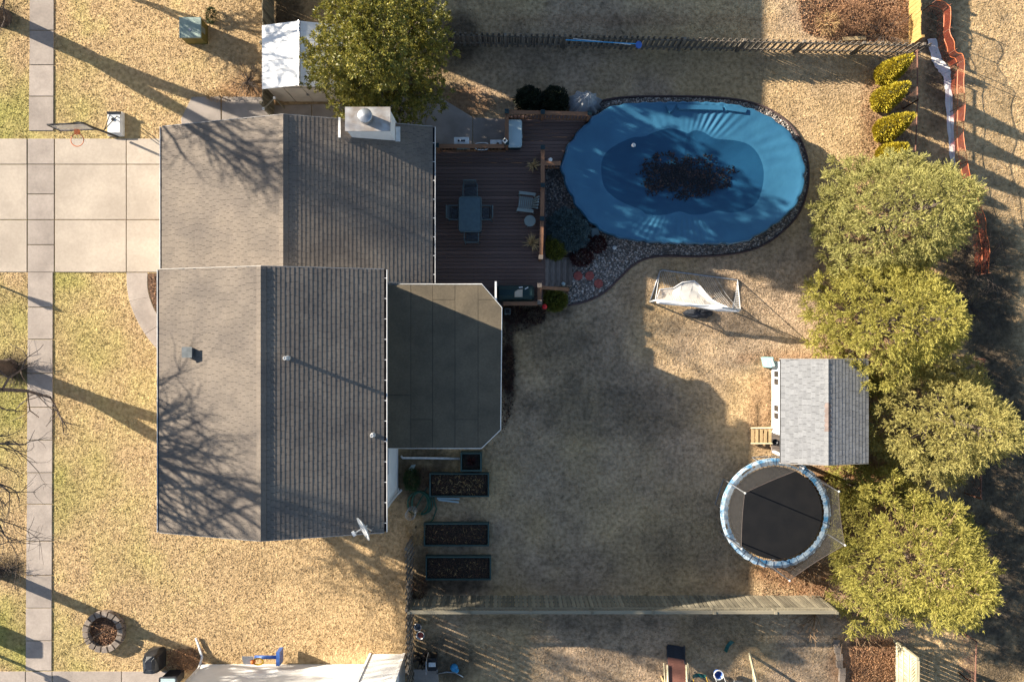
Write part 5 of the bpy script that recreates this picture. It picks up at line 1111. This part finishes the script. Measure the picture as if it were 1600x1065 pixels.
# playset ramp
t = thing("playset_ramp", "wooden playset ramp with red-brown boards and tan side rails", "playset", (*G(1055, 1040), 0))
a = W(1056, 1008, .1); b = W(1058, 1078, 1.25); nb_ = 17
for i in range(nb_):
    q = a.lerp(b, (i + .5) / nb_); piece("board", "cloth_dark" if i < 5 else "play_red", t, q, (.66, .10, .03), (b - a).to_track_quat('Y', 'Z').to_matrix())
for s in (-1, 1):
    e = Vector((s * .36, 0, .12)); m = a.lerp(b, .42); MB().tube([m + e, b + e], .045, 4).build("side_rail", "fence_pale", t); MB().tube([b + e, (b.x + s * .36, b.y, 0)], .05, 4).build("leg", "play_wood", t); MB().tube([a + Vector((s * .33, 0, 0)), m + Vector((s * .33, 0, -.04))], .035, 4).build("stringer", "cloth_dark", t)
    MB().tube([m + e + Vector((s * .1, 0, -.2)), b + e + Vector((s * .12, -.3, .3))], .03, 4).build("handrail", "fence_pale", t)
# swing set
t = swing = thing("play_swing_set", "tan A-frame of a swing set at the bottom edge", "swing set", (*G(1160, 1090), 0))
apex = W(1192, 1108, 2.3)
for q in ((1171, 1020), (1174, 1098), ): MB().tube([Vector((*G(*q), 0)), apex], .055, 5).build("leg", "fence_pale", swing)
ap2 = apex + Vector((-3.6, 0, 0)); MB().tube([apex, ap2], .06, 5).build("beam", "fence_pale", swing)
for q in ((1062, 1060), (1062, 1160)): MB().tube([Vector((*G(*q), 0)), ap2], .055, 5).build("leg", "fence_pale", swing)
MB().tube([Vector((*G(1171, 1020), 0)).lerp(apex, .3), Vector((*G(1174, 1098), 0)).lerp(apex, .3)], .04, 5).build("cross_brace", "fence_pale", swing)
def swing_seat(px, py, z, mat, lab, rz=0, rope="toy_yellow"):
    q = W(px, py, z); t = thing("strap_swing", lab, "swing", q); u = Vector((math.cos(rz), math.sin(rz), 0)); n_ = Vector((-u.y, u.x, 0)); m = MB(); V = []
    for i in range(9): f = i / 8 - .5; c = q + u * f * .5 + Vector((0, 0, .28 * f * f * 2)); V += [c + n_ * .07, c - n_ * .07, c - n_ * .07 + Vector((0, 0, .02)), c + n_ * .07 + Vector((0, 0, .02))]
    m.add(V, [(i * 4 + k, i * 4 + (k + 1) % 4, i * 4 + 4 + (k + 1) % 4, i * 4 + 4 + k) for i in range(8) for k in range(4)] + [(3, 2, 1, 0), (32, 33, 34, 35)]).build("seat", mat, t)
    if rope:
        for s in (-1, 1): e = q + u * s * .26 + Vector((0, 0, .14)); MB().tube([e, Vector((e.x, apex.y, apex.z))], .012, 4).build("rope", rope, t)
swing_seat(1091, 1054, .5, "toy_green", "green strap swing with yellow ropes near the ramp")
swing_seat(1138, 1007, .08, "toy_green", "curved green swing seat lying on the shaded grass", .95, None)
q = W(1123, 1054, .6); t = thing("toddler_swing", "blue bucket swing with white rim at the bottom edge", "swing", q); MB().lathe((q.x, q.y, q.z - .25), [(.06, 0), (.15, .05), (.18, .25), (.15, .23), (.1, .06), (0, .05)], 14).build("seat", "toy_blue", t, True)
MB().tube([(q.x + .18 * math.cos(k), q.y + .18 * math.sin(k), q.z) for k in np.linspace(0, 2 * PI, 15)[:-1]], .025, 5, closed=True).build("rim", "plastic_white", t)
for s in (-1, 1): MB().tube([(q.x + s * .17, q.y, q.z), (q.x + s * .17, apex.y, apex.z)], .012, 4).build("rope", "plastic_white", t)
o = MB().prism([(W(1146, 1062).x, W(0, 1062).y), (W(1160, 1061).x, W(0, 1062.5).y), (W(1158, 1075).x, W(0, 1075).y), (W(1148, 1075).x, W(0, 1074).y)], 0, .35, .05).build("toy_block", "plastic_white"); tag(o, "white plastic toy at the bottom edge by the swings", "toy")
# stone edging
t = thing("block_edging", "row of pale edging blocks below the board fence", "edging", (*G(1312, 1030), 0)); py = 997; i = 0
while py < 1090: piece("block", "stone_block", t, Vector((*G(1306 + (py - 997) * .17 + rnd.uniform(-1.5, 1.5), py + 5), .07)), (.22, .26, .16), Matrix.Rotation(rnd.uniform(-.2, .2), 3, 'Z')); py += 11.0
# orange barrier net and the pale fabric beside it
base_l = [(1441, 18), (1462, 25), (1463, 60), (1471, 92), (1484, 108), (1484, 175), (1488, 262), (1510, 330), (1520, 375), (1522, 430)]
t = thing("barrier_net", "orange plastic barrier netting along the far yard's edge", "barrier netting", (*G(1484, 130), 0)); pts = spline([G(*p) for p in base_l], 6, False); m = MB(); hN = 1.0
for i in range(len(pts) - 1):
    a, b = pts[i], pts[i + 1]; w0, w1 = [Vector((.018 * math.sin(j * 1.3), .015 * math.sin(j * 2.1), hN + .05 * math.sin(j * .9))) for j in (i, i + 1)]
    m.add([a + Vector((0, 0, .02)), b + Vector((0, 0, .02)), b + w1 * .5, a + w0 * .5, b + w1, a + w0], [(0, 1, 2, 3), (3, 2, 4, 5)])
m.build("netting", "orange_net", t)
for i in range(0, len(pts), 6): MB().tube([pts[i], pts[i] + Vector((0, 0, 1.1))], .015, 5).build("stake", "rust", t)
for zz in (.52, .98): MB().tube([p + Vector((.018 * math.sin(j * 1.3), .015 * math.sin(j * 2.1), hN + .05 * math.sin(j * .9))) * zz + Vector((0, 0, .005)) for j, p in enumerate(pts)], .012, 4).build("hem", "orange_rim", t)
m = MB(); e0 = spline([G(*p) for p in ((1448, 62), (1456, 95), (1466, 112), (1474, 125), (1478, 180), (1484, 250), (1490, 290))], 6, False); e1 = spline([G(*p) for p in ((1462, 60), (1471, 92), (1484, 108), (1485, 125), (1489, 180), (1492, 250), (1500, 290))], 6, False)
for i in range(len(e0) - 1):
    for j in range(3):
        L_ = lambda k, f: e0[k].lerp(e1[k], f) + Vector((0, 0, .03 + .03 * math.sin(k * 1.9 + 5 * f)))
        m.add([L_(i, j / 3), L_(i, (j + 1) / 3), L_(i + 1, (j + 1) / 3), L_(i + 1, j / 3)], [(0, 1, 2, 3)])
o = m.build("ground_fabric", "fabric_white", smooth=True); tag(o, "pale landscape fabric strip laid inside the orange netting", "ground fabric")
o = MB().box((*G(1334, 61), .04), (.9, .14, .06), .05).build("loose_plank", "play_wood"); tag(o, "loose plank on leaf litter above the picket fence", "plank")

# ------------------------------------------------------------------ evergreens
def spruce(px, py, H, R, mat, seed, lab, whorl=.27, per=8, droop=0.0, open_=0.0):
    r = np.random.default_rng(seed); b = Vector((*G(px, py), 0)); t = thing("spruce_tree", lab, "tree", b, "spruces along the back of the yard")
    MB().tube([b, b + Vector((.03, .02, H * .5)), b + Vector((0, 0, H * .97))], [.17, .10, .015], 8).build("trunk", "bark", t)
    tw_p, tw_d, tw_l, tw_c = [], [], [], []; br = MB(); z = .22
    prof = lambda f: R * min(1.0, .62 + f * 3.2) * max(0.0, 1 - f ** 1.15) ** .85 + .05
    ph = r.uniform(0, 6.28, 4); row = 0
    while z < H * .99:
        f = z / H; rad = prof(f)
        for layer, n in ((1.0, max(4, int(2 * PI * rad / .50))), (.74, max(2, int(2 * PI * rad * .74 / .55)))):
            for k in range(n):
                a = 2 * PI * (k + .5 * (row % 2)) / n + r.normal(0, .10 / max(rad, .3)); lump = 1 + (.10 + .12 * open_) * math.sin(3 * a + ph[0] + z) + (.08 + .1 * open_) * math.sin(5 * a + ph[1] - 1.7 * z) + r.normal(0, .07)
                rr_ = rad * layer * lump; o = np.array([math.cos(a), math.sin(a), 0.0]); d = unit(o * (1 - .55 * f) + np.array([0, 0, .18 + .85 * f ** 2])); zz = z + r.normal(0, .07) + .10 * lump
                q = np.array([b.x, b.y, zz]) + o * rr_; tc_ = r.uniform(.80, 1.20)
                if layer == 1.0 and r.random() < (.25 + open_ * .5): br.tube([(b.x, b.y, max(.1, zz - .25 * rr_)), tuple(q + d * .1)], [.02, .007], 4, cap=False)
                for _ in range(26 if layer == 1 else 9):
                    td = d * .85 + unit(r.normal(size=3)) * 1.0 + np.array([0, 0, .1]); tw_p.append(q + r.normal(0, .06, 3) - d * .08); tw_d.append(td); tw_l.append(r.uniform(.16, .32) * (1 + open_ * .3)); tw_c.append(tc_)
        z += .40 * r.uniform(.85, 1.15); row += 1
    tw_p = np.array(tw_p); tw_d = unit(np.array(tw_d)); tw_l = np.array(tw_l); NN = 16; n = len(tw_p)
    s = r.uniform(0, 1, (n, NN, 1)); P = tw_p[:, None, :] + tw_d[:, None, :] * tw_l[:, None, None] * s
    Dn = tw_d[:, None, :] * .75 + r.normal(size=(n, NN, 3)) * .24 + np.array([0, 0, .04]); V, F = leaves(P.reshape(-1, 3), Dn.reshape(-1, 3), r.uniform(.07, .13, n * NN), r.uniform(.014, .024, n * NN), r)
    V[:, 2] = np.maximum(V[:, 2], .03)
    cc = np.repeat(np.array(tw_c), NN * 4)[:, None] * np.ones((1, 3)); npobj("crown", V, F, mat, t, col=cc)
    if br.v: br.build("branches", "twig_tan" if open_ else "bark", t)["kind"] = "stuff"
spruce(1352, 356, 7.2, 2.55, "spruce_a", 41, "broad pale spruce nearest the pool", per=9)
spruce(1346, 505, 6.8, 2.55, "spruce_b", 42, "yellow-green spruce just above the playhouse", per=9)
spruce(1418, 648, 6.6, 2.5, "spruce_c", 43, "pale spruce behind the playhouse roof", per=8)
spruce(1380, 848, 6.8, 2.75, "spruce_b", 44, "large open-branched spruce at the lower right beside the trampoline", per=8, open_=.5)
spruce(1322, 752, 1.9, .95, "spruce_b", 45, "small young conifer between playhouse and trampoline", whorl=.2, per=8)

def arbor(px, py, H, R, seed, lab):
    r = np.random.default_rng(seed); b = Vector((*G(px, py), 0)); t = thing("conical_shrub", lab, "shrub", b, "conical hedge shrubs in a row")
    prof = lambda f: R * (math.sin(min(1, f * 2.6 + .35) * PI / 2)) * (1 - f) ** .75 + .01
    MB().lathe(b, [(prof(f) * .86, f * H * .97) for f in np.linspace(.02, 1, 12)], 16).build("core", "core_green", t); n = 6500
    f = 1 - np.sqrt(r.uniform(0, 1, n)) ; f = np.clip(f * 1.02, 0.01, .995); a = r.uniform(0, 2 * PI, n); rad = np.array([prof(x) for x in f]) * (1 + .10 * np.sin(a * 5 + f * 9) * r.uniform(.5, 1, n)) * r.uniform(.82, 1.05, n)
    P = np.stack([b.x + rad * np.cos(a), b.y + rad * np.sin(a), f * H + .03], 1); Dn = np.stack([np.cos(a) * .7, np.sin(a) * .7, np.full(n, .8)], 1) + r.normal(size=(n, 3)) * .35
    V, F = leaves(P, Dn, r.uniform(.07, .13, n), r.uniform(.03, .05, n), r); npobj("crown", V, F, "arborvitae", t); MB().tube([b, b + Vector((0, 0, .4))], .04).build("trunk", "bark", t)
for i, (p, H, R, lb) in enumerate((((1377, 122), 2.4, .46, "topmost golden conical shrub beside the picket fence"), ((1372, 162), 2.4, .50, "second golden conical shrub down the hedge row"), ((1375, 209), 2.6, .50, "third golden conical shrub down the hedge row"), ((1379, 246), 1.9, .45, "golden conical shrub half hidden by the first spruce"))): arbor(*p, H, R, 60 + i, lb)

def shrub(name, px, py, rx, ry, H, mat, seed, lab, n=5000, L=.07, Wd=.035, group=None, squash=.0, lumps=7, core=True, z0=0.0):
    r = np.random.default_rng(seed); b = Vector((*G(px, py), z0)); t = thing(name, lab, "shrub", b, group)
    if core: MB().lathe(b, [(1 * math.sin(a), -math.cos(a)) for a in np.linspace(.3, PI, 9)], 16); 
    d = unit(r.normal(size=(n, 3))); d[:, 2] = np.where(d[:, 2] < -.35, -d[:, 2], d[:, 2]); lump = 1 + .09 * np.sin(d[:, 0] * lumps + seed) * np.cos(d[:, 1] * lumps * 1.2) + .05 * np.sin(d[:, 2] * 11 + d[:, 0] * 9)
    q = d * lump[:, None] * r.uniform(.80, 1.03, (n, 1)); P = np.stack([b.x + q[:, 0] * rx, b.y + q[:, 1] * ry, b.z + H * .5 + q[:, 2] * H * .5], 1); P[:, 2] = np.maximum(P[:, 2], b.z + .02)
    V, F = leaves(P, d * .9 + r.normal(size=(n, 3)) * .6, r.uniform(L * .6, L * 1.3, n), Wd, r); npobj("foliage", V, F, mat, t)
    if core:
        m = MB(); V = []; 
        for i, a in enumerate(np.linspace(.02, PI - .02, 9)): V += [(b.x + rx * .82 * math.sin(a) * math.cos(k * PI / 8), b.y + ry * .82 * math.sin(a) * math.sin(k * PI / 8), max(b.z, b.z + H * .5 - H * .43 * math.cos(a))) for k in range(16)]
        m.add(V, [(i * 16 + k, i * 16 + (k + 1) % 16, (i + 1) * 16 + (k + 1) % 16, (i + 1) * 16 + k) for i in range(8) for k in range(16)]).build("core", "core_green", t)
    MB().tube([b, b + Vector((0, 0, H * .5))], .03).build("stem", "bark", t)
shrub("round_shrub", 826, 163, .53, .52, 1.0, "dark_shrub", 71, "left of two dark round shrubs above the deck rail", 5200, group="dark round shrubs above the deck")
shrub("round_shrub", 865, 163, .53, .50, 1.0, "dark_shrub", 72, "right of two dark round shrubs beside the wrapped umbrella", 5200, group="dark round shrubs above the deck")
shrub("juniper_shrub", 886, 362, .82, .80, 1.05, "juniper", 73, "large blue-green juniper shrub between deck and pool", 14000, .085, .022, lumps=11)
shrub("globe_shrub", 866, 389, .42, .48, .95, "globe_shrub", 74, "yellow-green globe shrub above the deck steps", 6000, .06, .03)
shrub("globe_shrub", 867, 470, .45, .42, .85, "globe_shrub", 75, "green globe shrub below the deck steps", 6000, .06, .03)
shrub("red_leaf_shrub", 908, 403, .42, .34, .45, "red_shrub", 76, "dark red low shrub beside the deck steps", 1500, .09, .03, core=False)
shrub("red_leaf_shrub", 933, 383, .34, .32, .40, "red_shrub", 77, "small dark red shrub below the pale slab", 1100, .09, .03, core=False)
shrub("dry_shrub", 1330, 30, .9, .55, .45, "dry_leaf", 78, "brown withered shrub in the top right corner bed", 2600, .10, .012, core=False)
shrub("dry_shrub", 1390, 40, .6, .6, .5, "dry_leaf", 79, "brown withered shrub against the yellow fence", 2000, .10, .012, core=False)
shrub("grass_clump", 332, 27, .14, .28, .3, "green_weed", 80, "green weed clump beside the utility box", 500, .12, .02, core=False)
shrub("dry_clump", 345, 152, .0 + .5, .2, .35, "straw", 81, "dry brown plants at the path edge beside the shed", 600, .1, .015, core=False)
shrub("weed_clump", 645, 748, .28, .4, .4, "green_weed", 82, "dark green weeds under the white house wall", 1500, .12, .02, core=False)
shrub("dry_clump", 662, 745, .3, .35, .3, "mulch", 83, "dead brown stalks between house wall and raised bed", 900, .14, .012, core=False)
shrub("dead_plants", 802, 492, .45, .3, .4, "leaf_litter", 84, "dark leafless plants at the foot of the deck", 1200, .12, .014, core=False)
shrub("dead_plants", 836, 493, .38, .28, .35, "leaf_litter", 85, "dark dead plants below the red globe", 900, .12, .014, core=False)
shrub("dead_plants", 794, 575, .22, .9, .3, "leaf_litter", 86, "dark plants in the narrow bed beside the sunroom", 1800, .12, .014, core=False)
shrub("dead_plants", 650, 822, .3, .6, .5, "straw", 87, "tangled straw stalks at the picket fence's head", 1000, .2, .01, core=False)
shrub("dry_clump", 348, 806, .55, .25, .35, "straw", 88, "dry ornamental grass poking out under the south eave", 500, .3, .012, core=False)
shrub("dry_clump", 1290, 40, .35, .3, .35, "straw", 90, "pale straw grass tuft in the corner leaf litter", 260, .3, .014, core=False)
shrub("ivy_clump", 655, 915, .3, .45, .5, "mulch", 91, "brown climbing plant at the fence corner", 900, .12, .02, core=False)

# the big broadleaf evergreen beside the shed
def broad(px, py, seed, lab):
    r = np.random.default_rng(seed); b = Vector((*G(px, py), 0)); t = thing("evergreen_tree", lab, "tree", b); m = MB(); lobes = []
    MB().tube([b, b + Vector((.05, 0, 1.2)), b + Vector((-.1, .1, 3.2)), b + Vector((-.05, .15, 5.4))], [.2, .17, .11, .04], 9).build("trunk", "bark", t)
    for i in range(62):
        z = r.uniform(.8, 6.8); f = max(0, z - .8) / 6.4; R = 3.45 * (math.sin(min(1, f * 1.9 + .25) * PI / 2)) * (1 - f) ** .48; a = r.uniform(0, 2 * PI) if i > 3 else i * 1.57; rr_ = R * r.uniform(.35, .86)
        c = np.array([b.x + rr_ * math.cos(a), b.y + .1 + rr_ * math.sin(a), z]); lobes.append((c, r.uniform(.6, .95)))
        m.tube([(b.x, b.y, max(.8, z - .9)), (b.x + rr_ * .5 * math.cos(a), b.y + rr_ * .5 * math.sin(a), z - .35), tuple(c)], [.05, .035, .012], 5, cap=False)
    m.build("branches", "bark", t)["kind"] = "stuff"; P = []; Dn = []; per = 44
    for c, R in lobes:
        n = int(62 * (R / .8) ** 2); d = unit(r.normal(size=(n, 3))); tip = c + d * R * r.uniform(.55, 1.12, (n, 1)) * np.array([1, 1, .8])
        P.append(np.repeat(tip, 24, 0) + r.normal(0, .035, (n * 24, 3))); Dn.append(np.repeat(d * .55 + np.array([0, 0, .25]), 24, 0) + r.normal(size=(n * 24, 3)) * .65)
    P = np.concatenate(P); Dn = np.concatenate(Dn); V, F = leaves(P, Dn, r.uniform(.075, .145, len(P)), r.uniform(.028, .05, len(P)), r); npobj("crown", V, F, "broadleaf", t)
broad(618, 146, 95, "large glossy broadleaf evergreen between the shed and patio")

# ------------------------------------------------------------------ bare street trees
def seg_tubes(S, sides):
    """S: list of (p0,r0,p1,r1)"""
    A = np.array([s[0] for s in S]); r0 = np.array([s[1] for s in S]); B = np.array([s[2] for s in S]); r1 = np.array([s[3] for s in S]); n = len(S)
    T = unit(B - A); ref = np.where(np.abs(T[:, 2:3]) > .9, np.array([[1., 0, 0]]), np.array([[0, 0, 1.]])); U = unit(np.cross(T, ref)); Wv = np.cross(T, U); th = 2 * PI * np.arange(sides) / sides
    off = U[:, None, :] * np.cos(th)[None, :, None] + Wv[:, None, :] * np.sin(th)[None, :, None]
    V = np.concatenate([A[:, None] + off * r0[:, None, None], B[:, None] + off * r1[:, None, None]], 1).reshape(-1, 3); k = np.arange(sides); k2 = (k + 1) % sides
    F = np.stack([k, k2, sides + k2, sides + k], 1)[None] + (2 * sides * np.arange(n))[:, None, None]
    return V, F.reshape(-1, 4)
def bare_tree(px, py, seed, lab, H=9.5, r0=.25, fork=1.35, stems=2, spread=.5, head=None, name="street_tree", maxl=4, group="bare street trees", twig="twig", splay=None, dirs=None):
    r = np.random.default_rng(seed); b = np.array([*G(px, py), 0.0]); t = thing(name, lab, "tree", tuple(b), group); seg = {i: [] for i in range(7)}
    def grow(p, d, L, rad, lev):
        n = max(2, int(4 + 2 * (lev == 0)) - (lev > 2)); pts = [p]; q = p; rr_ = rad; kids = []
        for i in range(n):
            d = unit(d + r.normal(0, .10 + .045 * lev, 3) + np.array([0, 0, .05 if lev < 3 else .015])); q2 = q + d * L / n; r2 = rad * (1 - .52 * (i + 1) / n); seg[lev].append((q, rr_, q2, r2)); q = q2; rr_ = r2
            if lev < maxl and (i > 0 or lev > 0):
                for _ in range(int(r.choice([1, 2, 2] if lev else [1, 2]))):
                    ax = unit(r.normal(size=3)); sd = unit(np.cross(d, ax)); an = r.uniform(.45, 1.0); kd = unit(d * math.cos(an) + sd * math.sin(an))
                    kids.append((q, kd, L * r.uniform(.45, .70) * (1 - .25 * i / n), rr_ * r.uniform(.58, .80)))
        for k in kids: grow(*k[:3], max(k[3], .007), lev + 1)
    fk = b + np.array([r.normal(0, .05), r.normal(0, .05), fork]); seg[0].append((b - np.array([0, 0, .05]), r0 * 1.35, b + np.array([0, 0, .25]), r0 * 1.05)); seg[0].append((b + np.array([0, 0, .25]), r0 * 1.05, fk, r0 * .92))
    for i in range(stems):
        a = (splay if splay is not None else r.uniform(0, 6.28)) + 2 * PI * i / stems; d = unit(np.array([math.cos(a) * spread, math.sin(a) * spread, 1.0]) if dirs is None else np.array([*dirs[i], 1.0])); grow(fk - d * .1, d, (H - fork) * r.uniform(.78, .95), r0 * .78, 0)
    V, F = seg_tubes(seg[0], 9); npobj("trunk", V, F, "bark", t, True)
    vs, fs, o = [], [], 0
    for lev, sd in ((1, 6), (2, 4), (3, 3), (4, 3), (5, 3)):
        if seg[lev]:
            V, F = seg_tubes(seg[lev], sd); F = F if sd != 3 else F
            vs.append(V); fs.append(F + o); o += len(V)
    V = np.concatenate(vs); F = np.concatenate(fs); npobj("crown", V, F, twig, t)
bare_tree(4, 28, 101, "bare forked street tree at the top left corner", H=8.8, r0=.30, dirs=[(.10, .02), (-.40, -.42)], fork=1.35)
bare_tree(14, 574, 102, "bare forked street tree left of the house front", H=10.5, r0=.29, dirs=[(.08, .2), (-.15, -.42)], fork=1.25)
bare_tree(-6, 892, 103, "bare street tree left of the stone ring", H=6.5, r0=.20, spread=.3, stems=2, fork=2.4)
bare_tree(160, -22, 104, "bare tree at the top edge above the utility box", H=3.4, r0=.11, spread=.3, stems=2, fork=.6, maxl=3)
def bare_bush(px, py, seed, lab, n=26, L=.8, mat="twig_tan", name="bare_shrub", r=.011, el=(.05, .9)):
    q = Vector((*G(px, py), 0)); t = thing(name, lab, "shrub", q, "bare twiggy shrubs"); rr_ = np.random.default_rng(seed); m = MB()
    for i in range(n):
        a = rr_.uniform(0, 6.28); e = rr_.uniform(*el); d = Vector((math.cos(a) * math.cos(e), math.sin(a) * math.cos(e), math.sin(e))); l = L * rr_.uniform(.5, 1.1); p1 = q + d * l * .5 + Vector(rr_.normal(0, .05, 3)); p2 = q + d * l + Vector(rr_.normal(0, .08, 3)); p1.z = max(p1.z, .02); p2.z = max(p2.z, .02)
        m.tube([q + Vector((0, 0, .03)), p1, p2], [r, r * .8, r * .4], 4, cap=False)
        for _ in range(3): s = rr_.uniform(.3, .9); o_ = p1.lerp(p2, s); e_ = o_ + (d + Vector(rr_.normal(0, .6, 3))) * l * .3; e_.z = max(.02, e_.z); m.tube([o_, e_], [r * .6, r * .3], 3, cap=False)
    m.build("stems", mat, t)
bare_bush(1274, 958, 111, "bare tan shrub sprawling over the board fence end", 34, 1.25, r=.016)
bare_bush(1262, 885, 112, "bare brushwood tangle beside the trampoline", 40, .9, "twig_tan", r=.013)
bare_bush(1318, 935, 113, "bare tan twigs at the foot of the last spruce", 26, .9)
bare_bush(1330, 965, 119, "long bare twigs spreading below the last spruce", 22, 1.2)
bare_bush(22, 574, 114, "twiggy sucker shoots around the house-front tree", 60, .9, "twig", r=.009)
bare_bush(6, 890, 115, "twiggy sucker shoots around the stone-ring street tree", 34, .7, "twig", r=.009)
bare_bush(1530, 415, 116, "leafless bush in shade behind the first spruce", 60, 1.2, "twig", r=.010)
bare_bush(1515, 480, 120, "leafless bush in shade behind the second spruce", 50, 1.2, "twig", r=.010)
bare_bush(1380, 55, 117, "bare bush stems by the yellow fence", 50, 1.0, "twig", r=.008)
bare_bush(388, 128, 118, "purplish bare low shrub beside the shed fence", 60, .7, "twig", r=.008)
# sapling in the stone ring
b = ring_c + Vector((0, 0, .14)); t = thing("sapling", "thin leafless sapling in the stone ring", "sapling", b); m = MB(); tip = b + Vector((-.35, -.1, 1.5))
MB().tube([b, tip], [.022, .008], 5).build("stem", "twig", t)
for k in range(7): s = rng.uniform(.3, .95); o_ = b.lerp(tip, s); m.tube([o_, o_ + Vector((rng.normal(0, .3), rng.normal(0, .3), rng.uniform(.1, .4)))], [.008, .003], 3)
m.build("twigs", "twig", t)
